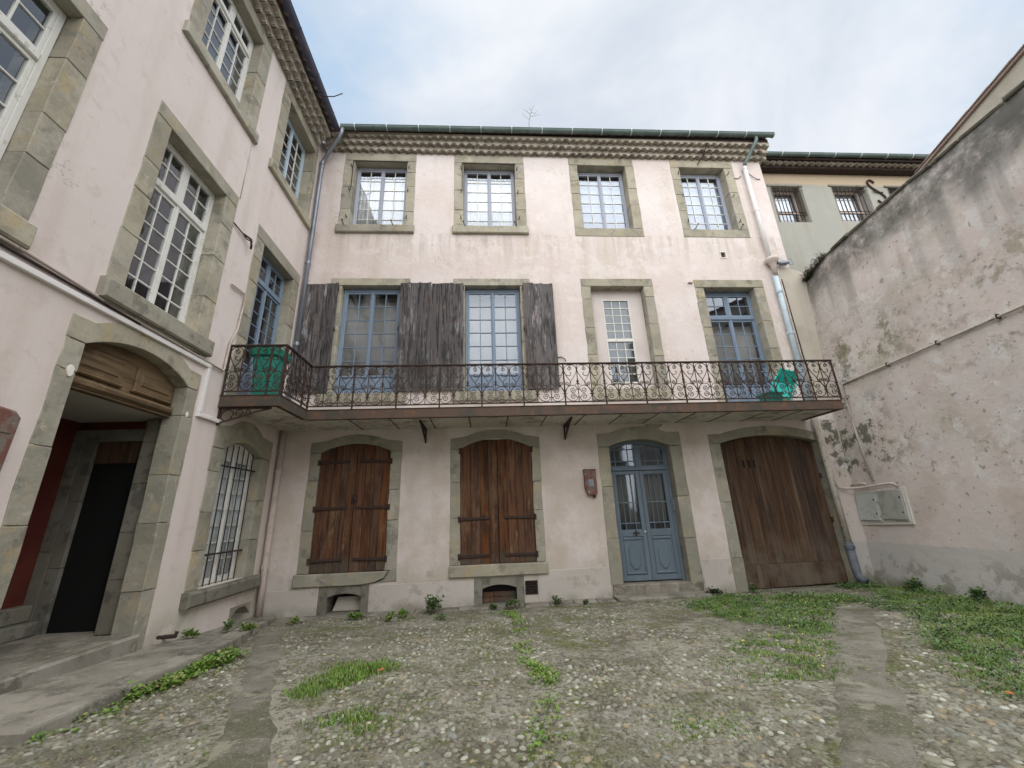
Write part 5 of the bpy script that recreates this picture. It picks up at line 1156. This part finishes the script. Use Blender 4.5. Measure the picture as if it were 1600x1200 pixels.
c4 = [tuple(FRIGHT @ Vector(p)) for p in ((-.1, 1.955, .06), (.24, 1.985, .06), (.34, 1.975, .05), (.36, 1.94, .03))]
pipe(RW, c4, .018, "painted_pipe", name="conduit")
obj("wall_patch", MB().prism([(-.02, 1.16), (1.12, 1.20), (1.13, 1.87), (-.02, 1.83)], -.03, .016, .01), "dirt_white", RW, FRIGHT)
for (u0, u1, v0, v1, m, lab) in ((.03, .50, 1.255, 1.775, "meter_plastic", "pale grey meter cabinet door beside the foot of the downpipe"), (.555, 1.05, 1.275, 1.805, "meter_plastic_dark", "darker speckled meter cabinet door farther from the garage")):
    P0 = FRIGHT @ Vector(((u0 + u1) / 2, v0, 0))
    mc = thing("meter_cabinet", lab, "meter cabinet", P0, "meter cabinets on the courtyard wall")
    q = MB(); q.box(u0 - .02, u0, v0 - .02, v1 + .02, -.05, .030, .004); q.box(u1, u1 + .02, v0 - .02, v1 + .02, -.05, .030, .004); q.box(u0, u1, v1, v1 + .02, -.05, .029, .004); q.box(u0, u1, v0 - .02, v0, -.05, .029, .004); obj("frame", q, "meter_plastic", mc, FRIGHT)
    obj("cabinet_door", MB().prism([(u0 + .004, v0 + .01), (u1 - .004, v0 + .004), (u1 - .004, v1 - .004), (u0 + .004, v1 - .004)], .0, .048, .008), m, mc, FRIGHT)
    obj("lock", MB().lathe([(.016, 0), (.016, .008), (.008, .010)], 8), "dark_iron", mc, FRIGHT @ tr(u1 - .05, v1 - .12, .047)); obj("lock", MB().lathe([(.014, 0), (.014, .008), (.008, .010)], 8), "dark_iron", mc, FRIGHT @ tr(u1 - .05, v0 + .14, .047))

# ------------------------------------------------------------------ buildings beyond
FB_ = thing("back_house", "grey-green house beyond the wall with barred windows under dark eaves", "building", (11, 9.3, 0))
FF = fr_x(9.3)
W3 = [(8.86, 9.78, 9.62, 10.93), (10.86, 11.93, 9.68, 10.97), (12.72, 13.7, 9.7, 10.97)]
obj("wall", holed_wall(7.85, 18, -.2, 11.9, W3, .4), "plaster_greygreen", FB_, FF)
for (a, b, v0, v1) in W3:
    stone_block(FB_, FF, "lintel_stone", a - .10, b + .10, v1, v1 + .07, -.3, .03, "stone_dark")
    jambs(FB_, FF, b - .0, b + .085, v0, v1, .34, m="stone_dark", hmin=1.2, hmax=1.4); jambs(FB_, FF, a - .03, a, v0, v1, .34, m="stone_dark", hmin=1.2, hmax=1.4)
    q = MB(); w_ = -.24; vm = v0 + (v1 - v0) * .40
    for (x0, x1, y0, y1) in ((a, a + .06, v0, v1), (b - .06, b, v0, v1), (a + .06, b - .06, v0, v0 + .06), (a + .06, b - .06, v1 - .06, v1), (a + .06, b - .06, vm - .04, vm + .04)): q.box(x0, x1, y0, y1, w_ - .03, w_ + .03, .005)
    wn = obj("window", q, "painted_pipe", FB_, FF)
    pane_at(wn, FF, (a + b) / 2, (v0 + .06 + vm - .04) / 2, w_, b - a - .12, vm - v0 - .1, "upper_glass"); pane_at(wn, FF, (a + b) / 2, (vm + .04 + v1 - .06) / 2, w_, b - a - .12, v1 - vm - .1, "upper_glass")
    curtain(wn, FF, a + .05, b - .05, v0 + .05, v1 - .05, w_ - .10, waves=5, amp=.02)
    q = MB()
    for i in range(8): x = a + .06 + (b - a - .12) * i / 7; q.tube([(x, v0 + .01, -.06), (x, v1 + .01, -.06)], .012, 5)
    for y in (v0 + .30, v0 + .40, v1 - .12): q.tube([(a - .02, y, -.045), (b + .02, y, -.045)], .012, 5)
    obj("window_grille", q, "rust_iron", FB_, FF); room(FB_, FF, a, b, v0, v1, -.41, depth=.6)
obj("eaves_board", MB().box(7.85, 18, 11.45, 11.60, -.1, .24, .02), "dark_iron", FB_, FF); obj("eaves_board", MB().box(7.85, 18, 11.601, 11.66, -.1, .42, .02), "dark_iron", FB_, FF)
for i in range(34):
    obj("eaves_tile", cached("ctile", tile_mesh), "cornice_clay", FB_, FF @ tr(8.0 + i * .21, 11.50, -.05) @ Matrix.Diagonal((.095, .07, .42, 1)))
obj("roof", corr_roof(7.85, 18, 11.74, .50, .205, .32, 5.0), "roof_clay", FB_, FF)
gutter(FB_, FF, 7.8, 14.8, 11.70, 11.76, .48, .07, "green_gutter", [8.2 + .85 * i for i in range(8)])
q = MB(); q.tube([(12.36 + .09 * math.sin(t * 3.0) * (1 if t < 1.05 else 1), 11.12 - t * .42, .03) for t in (0, .01)], .01, 4)
S_ = [(12.30, 11.12), (12.22, 11.22), (12.12, 11.22), (12.08, 11.08), (12.18, 10.92), (12.34, 10.78), (12.48, 10.62), (12.50, 10.46), (12.40, 10.36), (12.28, 10.38), (12.22, 10.46)]
q = MB().tube([(p.x, p.y, .03) for p in smooth_pts(S_, 5)], .026, 5); q.tube([(12.16, 10.80, .04), (12.46, 10.74, .04)], .02, 5); obj("wall_anchor", q, "rust_iron", FB_, FF)

NB = thing("side_house", "pale gable verge of a house rising behind the weathered courtyard wall", "building", (10.5, 3, 0))
FN = Matrix(((_s := math.sin(math.radians(7)), 0, -math.cos(math.radians(7)), 9.5 - .735), (math.cos(math.radians(7)), 0, math.sin(math.radians(7)), 0), (0, 1, 0, 0), (0, 0, 0, 1)))
# local u = depth (+Y), v = up, w = towards the court (-X)
def eav(u): return 8.50 + (6.0 - u) * .20
obj("wall", MB().prism([(-4, -.3), (6.3, -.3), (6.3, eav(6.3) - .05), (-4, eav(-4) - .05)], -4, 0.0), "plaster_cream", NB, FN)
obj("verge", MB().prism([(-4, eav(-4) - .05), (6.4, eav(6.4) - .05), (6.4, eav(6.4) + .01), (-4, eav(-4) + .01)], -4, .05, .01), "verge_clay", NB, FN)
u = 6.4
while u > -3.5:
    obj("verge_tile", MB().prism([(u - .42, eav(u - .42) + .012), (u, eav(u) + .012), (u, eav(u) + .038), (u - .42, eav(u - .42) + .052)], -.35, .075, .012), "verge_clay", NB, FN); u -= .41

FY = -12.0
OB = thing("facing_house", "pale house with tiled eaves behind the viewer, seen only in the panes", "building", (1, FY, 0))
FO = Matrix(((-1, 0, 0, 0), (0, 0, 1, FY), (0, 1, 0, 0), (0, 0, 0, 1)))
OW = [(x, x + 1.2, v, v + 2.1) for x in (-7.4, -4.4, -1.4, 1.6, 4.0) for v in (1.2, 5.0, 8.6)]
obj("wall", holed_wall(-10, 6, -.3, 11.2, OW, .4), "plaster_cream", OB, FO)
for (a, b, v0, v1) in OW:
    q = MB(); q.box(a, a + .08, v0, v1, -.2, -.12); q.box(b - .08, b, v0, v1, -.2, -.12); q.box(a + .08, b - .08, v0, v0 + .08, -.2, -.12); q.box(a + .08, b - .08, v1 - .08, v1, -.2, -.12); q.box((a + b) / 2 - .04, (a + b) / 2 + .04, v0 + .08, v1 - .08, -.2, -.12)
    for i in (1, 2, 3): q.box(a + .08, b - .08, v0 + 2.1 * i / 4 - .015, v0 + 2.1 * i / 4 + .015, -.19, -.13)
    wn = obj("window", q, "white_paint", OB, FO); pane_at(wn, FO, (a + b) / 2, (v0 + v1) / 2, -.17, b - a - .16, v1 - v0 - .16, "window_glass"); room(OB, FO, a, b, v0, v1, -.41, depth=.5)
obj("eaves_board", MB().box(-10, 6, 11.0, 11.2, 0.001, .35), "tile_mortar", OB, FO)
obj("roof", corr_roof(-10.2, 6.2, 11.3, .5, .26, .32, 6.0), "roof_clay", OB, FO)

# ------------------------------------------------------------------ things on the walls and the balcony
LB = thing("letter_box", "narrow rusty red metal box fixed between the brown shutters and blue door", "letter box", (2.11, 8.28, 1.9))
obj("body", MB().prism([(2.04, 1.95), (2.215, 1.95), (2.235, 2.0), (2.235, 2.44), (1.995, 2.445), (1.995, 2.08)], -.01, .085, .010), "red_rust", LB, FMAIN)
obj("cover", MB().box(1.985, 2.245, 2.447, 2.46, -.01, .095, .004), "red_rust", LB, FMAIN); obj("name_plate", MB().box(2.06, 2.17, 2.11, 2.26, .085, .092, .003), "zinc", LB, FMAIN)
obj("knob", MB().lathe([(.02, -.05), (.03, -.03), (.03, 0)], 10), "dark_iron", LB, FMAIN @ tr(2.17, 1.945, .04) @ Matrix.Rotation(-math.pi / 2, 4, 'X'))
for (u, v) in ((2.015, 2.36), (2.06, 2.01)): obj("screw", MB().lathe([(.010, 0), (.010, .006)], 8), "bracket_white", LB, FMAIN @ tr(u, v, .085))
LB2 = thing("letter_box", "faded red metal box at the picture's edge beside the arched passage", "letter box", (-4.15, 3.45, 2.1))
obj("body", MB().prism([(3.25, 2.05), (3.66, 2.05), (3.675, 2.60), (3.62, 2.65), (3.25, 2.69)], 0, .10, .02), "red_rust", LB2, FLEFT); obj("flap", MB().box(3.29, 3.62, 2.45, 2.54, .10, .108, .004), "red_rust", LB2, FLEFT)

GP = thing("plastic_planter", "tall green tapered plastic planter with wide rim in the balcony corner", "planter", (-3.74, 6.75, 3.57))
def rsq(h, z, rr=.06):
    P = []
    for (sx, sy, a0) in ((1, 1, 0), (-1, 1, 90), (-1, -1, 180), (1, -1, 270)):
        for a in (0, 30, 60, 90): t = math.radians(a0 + a); P.append((sx * (h - rr) + rr * math.cos(t), sy * (h - rr) + rr * math.sin(t), z))
    return P
def loft(rings):
    n = len(rings[0]); vs = [p for r_ in rings for p in r_]; fs = [(i * n + k, i * n + (k + 1) % n, (i + 1) * n + (k + 1) % n, (i + 1) * n + k) for i in range(len(rings) - 1) for k in range(n)]
    fs.append(tuple(reversed(range(n)))); fs.append(tuple(range((len(rings) - 1) * n, len(rings) * n))); return MB().add(vs, fs)
MP = tr(-3.74, 6.75, 3.567)
obj("body", loft([rsq(.135, .0), rsq(.145, .02), rsq(.205, .80), rsq(.195, .80), rsq(.14, .25)]), "sea_green_plastic", GP, MP)
obj("rim", loft([rsq(.215, .78), rsq(.245, .80), rsq(.255, .92), rsq(.245, .94), rsq(.205, .94), rsq(.205, .80)]), "green_plastic", GP, MP)

CH = thing("garden_chair", "bright turquoise plastic garden chair toppled against the downpipe on the balcony", "chair", (6.45, 7.85, 3.567))
MC = tr(6.46, 7.95, 3.98) @ Matrix.Rotation(math.radians(-52), 4, 'Y') @ Matrix.Rotation(math.radians(62), 4, 'X') @ Matrix.Rotation(math.radians(8), 4, 'Z') @ Matrix.Diagonal((.88, .88, .80, 1)) @ tr(0, 0, -.34)
def sheet(P0, P1, w, th, curve, n=8):
    """curved moulded panel from line P0 to line P1 (x,z), width w along y."""
    vs = []; fs = []
    for i in range(n + 1):
        t = i / n; x = P0[0] + (P1[0] - P0[0]) * t; z = P0[1] + (P1[1] - P0[1]) * t
        for k in range(7):
            s = -1 + 2 * k / 6; d = curve * (s * s) * (1 if t > .0 else 1)
            ww = w * (1 - .12 * t)
            vs.append((x + d * .5, s * ww / 2, z + d)); vs.append((x + d * .5 - th * .7, s * ww / 2, z + d - th))
    for i in range(n):
        for k in range(6):
            a = (i * 7 + k) * 2; b = a + 14
            fs += [(a, a + 2, b + 2, b), (a + 1, b + 1, b + 3, a + 3)]
        a = i * 14; fs += [(a, a + 14, a + 15, a + 1), (a + 12, a + 13, a + 27, a + 26)]
    fs += [tuple([q * 2 for q in range(7)] + [q * 2 + 1 for q in range(6, -1, -1)])]; e_ = n * 14
    fs += [tuple([e_ + q * 2 for q in range(7)] + [e_ + q * 2 + 1 for q in range(6, -1, -1)])]
    return MB().add(vs, fs)
obj("seat", sheet((-.22, .40), (.20, .38), .42, .02, .015), "turquoise_plastic", CH, MC, smooth=True); obj("backrest", sheet((.21, .41), (.34, .82), .42, .02, .02), "turquoise_plastic", CH, MC, smooth=True)
for sx, sy in ((-1, -1), (-1, 1), (1, -1), (1, 1)):
    x, y = .19 * sx, .17 * sy; q = MB(); q.tube([(x, y, .39), (x + .05 * sx, y + .05 * sy, .0)], [.028, .017], 6); obj("leg", q, "turquoise_plastic", CH, MC)
for sy in (-1, 1): obj("armrest", MB().tube([(-.18, .20 * sy, .40), (-.16, .23 * sy, .56), (.05, .235 * sy, .60), (.26, .20 * sy, .60)], .016, 6), "turquoise_plastic", CH, MC)
TB = thing("storage_tub", "dark green plastic tub lying beside the turquoise chair", "tub", (5.98, 7.75, 3.567))
MT = tr(5.98, 7.72, 3.567) @ Matrix.Rotation(math.radians(14), 4, 'Z')
obj("body", loft([rsq(.13, .0), rsq(.15, .02), rsq(.175, .26), rsq(.165, .26), rsq(.14, .05)]), "teal_plastic", TB, MT); obj("rim", loft([rsq(.176, .245), rsq(.195, .255), rsq(.195, .28), rsq(.166, .28)]), "teal_plastic", TB, MT)
AN = thing("dry_twig", "thin bare twig sticking up above the middle of the green gutter", "plant", (1.36, 8.55, 11.6))
q = MB(); q.tube([(1.36, 8.5, 11.35), (1.37, 8.5, 12.25), (1.41, 8.5, 12.5), (1.46, 8.5, 12.72), (1.55, 8.5, 12.98)], [.008, .007, .006, .005, .003], 5); obj("stem", q, "dry_stem", AN)
q = MB()
for P in ([(1.39, 12.42), (1.27, 12.50), (1.20, 12.70)], [(1.41, 12.52), (1.55, 12.56), (1.72, 12.66)], [(1.43, 12.62), (1.30, 12.72), (1.22, 12.84)], [(1.47, 12.74), (1.42, 12.86), (1.44, 12.94)], [(1.46, 12.70), (1.58, 12.68), (1.62, 12.74)]):
    q.tube([(p[0], 8.5 + j(.03), p[1]) for p in P], [.0045, .004, .0025], 4)
obj("twigs", q, "dry_stem", AN)

# ------------------------------------------------------------------ plants
def leaf_cloud(centers, size, n_per, spread, up=.3, quad=True):
    """many small pointed leaves, each its own island (a folded diamond)."""
    vs = []; fs = []
    for (x, y, z, r_, h_) in centers:
        for _ in range(n_per):
            a = random.uniform(0, 2 * math.pi); d = r_ * math.sqrt(random.random()) * spread
            px, py, pz = x + d * math.cos(a), y + d * math.sin(a), z + h_ * random.random() * (1 - .5 * d / max(r_, 1e-6))
            s = size * random.uniform(.6, 1.4); t = a + j(1.2); tilt = random.uniform(-.2, 1.0) * (1 - up) + up
            dx, dy, dz = math.cos(t) * math.cos(tilt), math.sin(t) * math.cos(tilt), math.sin(tilt)
            sx, sy_ = -math.sin(t), math.cos(t); b = len(vs); wd_ = s * random.uniform(.28, .45); c_ = s * .12
            vs += [(px, py, pz), (px + dx * s * .5 + sx * wd_, py + dy * s * .5 + sy_ * wd_, pz + dz * s * .5 + c_), (px + dx * s, py + dy * s, pz + dz * s - s * .15), (px + dx * s * .5 - sx * wd_, py + dy * s * .5 - sy_ * wd_, pz + dz * s * .5 + c_)]
            fs.append((b, b + 1, b + 2, b + 3))
    me_ = bpy.data.meshes.new("leaves"); me_.from_pydata(vs, [], fs); return me_
def blades(P, n, hmin, hmax, dens=None, wid=.0032, soft=.07):
    vs = []; fs = []; xs_ = [p[0] for p in P]; ys_ = [p[1] for p in P]; k = 0; tries = 0
    while k < n and tries < n * 12:
        tries += 1
        x, y = random.uniform(min(xs_) - .25, max(xs_) + .25), random.uniform(min(ys_) - .25, max(ys_) + .25)
        if y > 8.25 or x > 7.75: continue
        if not inpoly(x + random.gauss(0, soft) + .12 * noise.noise(Vector((x * 5, y * 5, 0))), y + random.gauss(0, soft) + .12 * noise.noise(Vector((x * 5, y * 5, 5))), P): continue
        if dens is not None and noise.noise(Vector((x * 3.5, y * 3.5, 3))) + .6 * noise.noise(Vector((x * 11, y * 11, 8))) + j(.28) < dens: continue
        k += 1; h = random.uniform(hmin, hmax); a = random.uniform(0, 6.28); l_ = h * random.uniform(.2, .9); w_ = wid * random.uniform(.7, 1.5); z = zg(x, y) - .005; b = len(vs)
        ca, sa = math.cos(a), math.sin(a); pa, pb = -sa * w_, ca * w_
        vs += [(x - pa, y - pb, z), (x + pa, y + pb, z), (x + ca * l_ * .4 + pa * .8, y + sa * l_ * .4 + pb * .8, z + h * .65), (x + ca * l_ * .4 - pa * .8, y + sa * l_ * .4 - pb * .8, z + h * .65), (x + ca * l_, y + sa * l_, z + h)]
        fs += [(b, b + 1, b + 2, b + 3), (b + 3, b + 2, b + 4)]
    me_ = bpy.data.meshes.new("grass"); me_.from_pydata(vs, [], fs); return me_
def cover(P, n, size, h, dens=None, clump=.05, soft=.09):
    xs_ = [p[0] for p in P]; ys_ = [p[1] for p in P]; C_ = []; tries = 0
    while len(C_) < n and tries < n * 15:
        tries += 1; x, y = random.uniform(min(xs_) - .25, max(xs_) + .25), random.uniform(min(ys_) - .25, max(ys_) + .25)
        if y > 8.25 or x > 7.75: continue
        if not inpoly(x + random.gauss(0, soft) + .15 * noise.noise(Vector((x * 4, y * 4, 0))), y + random.gauss(0, soft) + .15 * noise.noise(Vector((x * 4, y * 4, 5))), P): continue
        q_ = noise.noise(Vector((x * 2.6, y * 2.6, 7)))
        if dens is not None and q_ + .6 * noise.noise(Vector((x * 9, y * 9, 4))) + j(.25) < dens: continue
        C_.append((x, y, zg(x, y), clump, h * (1 + .8 * q_) * random.uniform(.5, 1.3)))
    return leaf_cloud(C_, size, 6, 1.0, .1)
def stuff(name, me_, m, label, cat):
    o = obj(name, me_, m, kind="stuff"); o["label"] = label; o["category"] = cat; return o
P1 = [(3.45, 7.55), (4.25, 7.95), (5.19, 7.62), (6.3, 7.35), (5.87, 6.77), (5.2, 6.55), (4.75, 6.05), (4.30, 5.55), (4.07, 5.25), (3.69, 5.45), (3.29, 6.15), (3.2, 6.9)]
stuff("weeds", cover(P1, 1500, .026, .045, -.05), "weed_leaf", "low leafy weeds spreading in front of the garage door", "weeds")
stuff("grass", blades(P1, 5000, .02, .07, -.1), "grass_blade", "fine grass mixed into the weeds by the garage door", "grass")
Pb = [(2.75, 5.0), (3.67, 5.35), (4.25, 5.60), (3.57, 4.61), (2.81, 3.73), (2.50, 3.80), (2.2, 4.1)]
stuff("grass", blades(Pb, 3200, .012, .04, .02, soft=.14), "grass_blade", "sparse short grass between cobbles left of the worn concrete strip", "grass")
stuff("weeds", cover(Pb, 260, .018, .02, .05, soft=.14), "weed_leaf", "thin scattered weeds between cobbles beside the worn concrete strip", "weeds")
P2 = [(7.45, 8.12), (7.62, 7.5), (7.62, 5.0), (6.2, 3.8), (4.6, 3.0), (3.85, 3.12), (3.75, 3.4), (4.10, 3.95), (4.86, 4.8), (5.6, 5.6), (6.05, 6.2), (6.6, 7.2)]
PD = [(4.75, 3.95), (5.2, 4.0), (5.9, 4.55), (5.5, 4.75), (4.95, 4.45)]
def notin(P): return P
stuff("weeds", cover(P2, 2100, .026, .042, .06), "weed_leaf", "thick green weeds filling the ground along the courtyard wall", "weeds")
stuff("grass", blades(P2, 13000, .015, .06, -.12), "grass_blade", "short bright grass along the foot of the courtyard wall", "grass")
tall = []
for _ in range(900):
    x, y = random.uniform(3.3, 7.6), random.uniform(3.2, 8.1)
    if (inpoly(x, y, P2) or inpoly(x, y, P1)) and noise.noise(Vector((x * 1.7, y * 1.7, 21))) > .05: tall.append((x, y, zg(x, y) + .02, .05, .11))
stuff("weeds", leaf_cloud(tall, .042, 7, 1.0, .2), "weed_leaf", "taller leafy clumps standing out of the weeds by garage and courtyard wall", "weeds")
P3 = [(5.85, 6.6), (6.2, 6.6), (6.35, 7.3), (6.9, 7.9), (6.5, 8.0), (6.0, 7.2)]
stuff("weeds", cover([(5.75, 6.1), (6.05, 6.0), (6.3, 6.6), (6.2, 7.0), (5.9, 6.9)], 170, .028, .07), "weed_leaf", "small tuft of weeds at the far end of the right concrete strip", "weeds")
stuff("weeds", cover([(6.7, 7.85), (7.3, 7.9), (7.35, 8.2), (6.8, 8.22)], 260, .030, .10), "weed_leaf", "green tuft under the black shoe of the downpipe", "weeds")
stuff("moss", blades([(1.31, 3.36), (1.80, 3.30), (1.68, 2.97), (1.22, 3.0)], 1300, .008, .028, -.05, soft=.12), "grass_blade", "mossy green patch among the near cobbles at centre right", "moss")
G5 = [(-1.70, 4.08), (-1.33, 4.15), (-1.18, 4.55), (-.98, 4.80), (-1.14, 5.08), (-1.50, 4.95), (-1.58, 4.6)]
stuff("grass", blades(G5, 3600, .015, .06, -.28), "grass_blade", "bright grass patch in the cobbles near the left concrete strip", "grass")
G6 = [(-1.22, 3.60), (-.80, 3.60), (-.74, 3.30), (-.98, 3.36)]
stuff("grass", blades(G6, 1000, .012, .045, -.05, soft=.1), "grass_blade", "thinner grass patch nearer the viewer on the left cobbles", "grass")
WL = [(.33, 7.7), (.43, 6.9), (.42, 6.29), (.38, 5.4), (.38, 4.71), (.49, 4.24), (.51, 3.93), (.40, 3.5), (.33, 3.27), (.29, 2.83)]
C_ = []
for i in range(340):
    t = random.random() if i < 220 else (random.uniform(.64, .80) if i < 290 else random.uniform(0, .14)); y = 7.7 - t * 4.9; x = float(np.interp(-y, [-p[1] for p in WL], [p[0] for p in WL])) + random.gauss(0, .06)
    if noise.noise(Vector((0, y * 2.2, 2))) < -.12 and not 3.9 < y < 4.9: continue
    C_.append((x, y, zg(x, y), .05, .035 if not 3.9 < y < 4.5 else .08))
stuff("weeds", leaf_cloud(C_, .026, 6, 1.0, .12), "grass_blade", "line of weeds growing in the gutter joint between the two cobbled fields", "weeds")
KW = [(-3.02, 4.25), (-2.94, 4.7), (-2.92, 5.3), (-2.98, 5.62), (-3.08, 5.62), (-3.08, 4.25)]
stuff("weeds", cover(KW, 330, .040, .09, -.25, .06, soft=.04), "grass_blade", "leafy green weeds growing along the middle of the kerb", "weeds")
stuff("weeds", cover([(-3.06, 3.45), (-2.98, 3.5), (-2.98, 4.0), (-3.08, 4.0)], 90, .030, .05, -.1, soft=.04), "grass_blade", "small weeds at the near end of the kerb", "weeds")
def weed_plant(x, y, r_, h_, n_, size, label, m="weed_leaf", cat="plant", z=None):
    z = zg(x, y) if z is None else z
    t = thing("weed_plant", label, cat, (x, y, z), "weeds growing at the foot of the walls"); q = MB(); C_ = []
    k = max(3, int(r_ * 40))
    for i in range(k):
        a = random.uniform(0, 6.28); l_ = h_ * random.uniform(.5, 1.0); ex, ey = x + r_ * .8 * math.cos(a) * random.random(), y + r_ * .8 * math.sin(a) * random.random()
        q.tube([(x + j(.02), y + j(.02), z - .02), ((x + ex) / 2, (y + ey) / 2, z + l_ * .6), (ex, ey, z + l_)], .003, 4); C_ += [(ex, ey, z + l_ * f - size * .4, r_ * .35, size) for f in (.45, .75, 1.0)]
    obj("stem", q, m, t); obj("foliage", leaf_cloud(C_, size, n_, 1.0, .25), m, t)
weed_plant(-1.0, 7.92, .20, .26, 14, .050, "bushy green weed at the wall between the two cellar vents")
weed_plant(1.20, 8.0, .11, .15, 10, .045, "small weed at the wall right of the dark square grille")
weed_plant(1.72, 7.85, .09, .11, 9, .040, "tiny weed at the wall left of the blue door step")
weed_plant(.44, 7.95, .12, .13, 10, .045, "weed below the second cellar vent at the paving edge")
weed_plant(.10, 7.95, .10, .09, 9, .040, "low weed under the left half of the second cellar vent")
weed_plant(-2.25, 7.78, .16, .09, 12, .040, "low spreading weed below the first cellar vent", "grass_blade")
weed_plant(-1.55, 7.72, .17, .09, 12, .040, "low grassy weed right of the first cellar vent", "grass_blade")
weed_plant(-3.18, 7.66, .11, .09, 9, .040, "little weed at the top of the left concrete strip", "grass_blade")
weed_plant(-1.6, 7.38, .09, .07, 8, .035, "little weed on the cobbles in front of the first vent", "grass_blade")
weed_plant(-.75, 7.25, .10, .07, 8, .035, "faint weed on the cobbles below the bushy weed")
weed_plant(4.22, 8.05, .15, .15, 12, .045, "dark weed at the right end of the door step", "ivy_leaf")
weed_plant(5.0, 8.02, .12, .15, 10, .045, "weed at the left foot of the garage door")
weed_plant(-4.0, 6.35, .09, .14, 9, .05, "small weed by the iron boot scraper of the left wing", "grass_blade", z=.21)
weed_plant(-3.72, 6.72, .09, .16, 9, .05, "sprig on the pavement below the grilled window", z=.18)
weed_plant(-3.5, 6.85, .13, .08, 10, .045, "weed at the kerb end by the left concrete strip", "grass_blade", z=.17)
weed_plant(7.52, 7.4, .16, .20, 12, .05, "leafy weed against the foot of the courtyard wall near the downpipe")
weed_plant(7.45, 6.35, .14, .20, 12, .05, "leafy weed standing at the middle of the courtyard wall's foot")
weed_plant(7.5, 5.5, .14, .18, 12, .05, "leafy weed at the wall foot by the right picture edge")
# flowers and dead leaves scattered
fl_ = []
for i in range(46):
    while True:
        x, y = random.uniform(2.6, 6), random.uniform(3.8, 7.5)
        if inpoly(x, y, P1) or inpoly(x, y, Pb): break
    fl_.append((x, y, zg(x, y) + .045, .008, .02))
stuff("flowers", leaf_cloud(fl_, .020, 2, 1.0, .1), "yellow_flower", "tiny yellow flower heads scattered in the garage weeds", "flowers")
for (x, y, s, lab) in ((-1.05, 4.62, .028, "orange dead leaf lying on the bright grass patch"), (3.78, 3.24, .03, "orange dead leaf at the corner of the right hand weeds")):
    z = zg(x, y) + .03; q = MB().prism([(-s, 0), (-s * .3, -s * .5), (s * .6, -s * .4), (s * 1.1, .1 * s), (s * .5, s * .5), (-s * .4, s * .45)], 0, .003)
    o = obj("dead_leaf", q, "dry_leaf", None, tr(x, y, z) @ Matrix.Rotation(.35, 4, 'X') @ Matrix.Rotation(random.random() * 3, 4, 'Z')); tag(o, lab, "leaf")
# dry bush on the corner of the courtyard wall
DB = thing("dry_bush", "dark dried bush clinging to the corner top of the courtyard wall", "bush", FRIGHT @ Vector((.2, 7.2, 0)))
q = MB(); C_ = []; C2 = []
for i in range(300):
    u = random.uniform(-.10, .62); v = float(np.interp(u, [-.1, .62], [6.98, 7.22])); o_ = FRIGHT @ Vector((u, v, random.uniform(-.15, .03)))
    d = Vector((j(.13) - .03, j(.10) - .04, random.uniform(-.05, .16))); q.tube([o_, o_ + d * .6 + Vector((0, 0, .02)), o_ + d * 1.25], [.005, .004, .002], 3)
    C_.append((o_.x + d.x, o_.y + d.y, o_.z + d.z * .7, .04, .03))
    if u < .15 and random.random() < .5: C2.append((o_.x, o_.y - .04, o_.z - .02, .05, .06))
obj("twigs", q, "dry_stem", DB); obj("dry_foliage", leaf_cloud(C_, .022, 6, 1.0, .2), "dry_stem", DB); obj("foliage", leaf_cloud(C2, .045, 6, 1.0, .1), "ivy_leaf", DB)
IV = thing("wall_creeper", "small green creeper at the balcony's right end on the wall", "plant", FRIGHT @ Vector((.3, 3.7, 0)))
C_ = []
for i in range(46):
    u, v = random.uniform(.08, .5), random.uniform(3.35, 4.35)
    if abs(u - .15 - (v - 3.3) * .22) > .14: continue
    p = FRIGHT @ Vector((u, v, .02)); C_.append((p.x, p.y, p.z, .035, .05))
obj("foliage", leaf_cloud(C_, .032, 7, 1.0, .1), "ivy_leaf", IV)
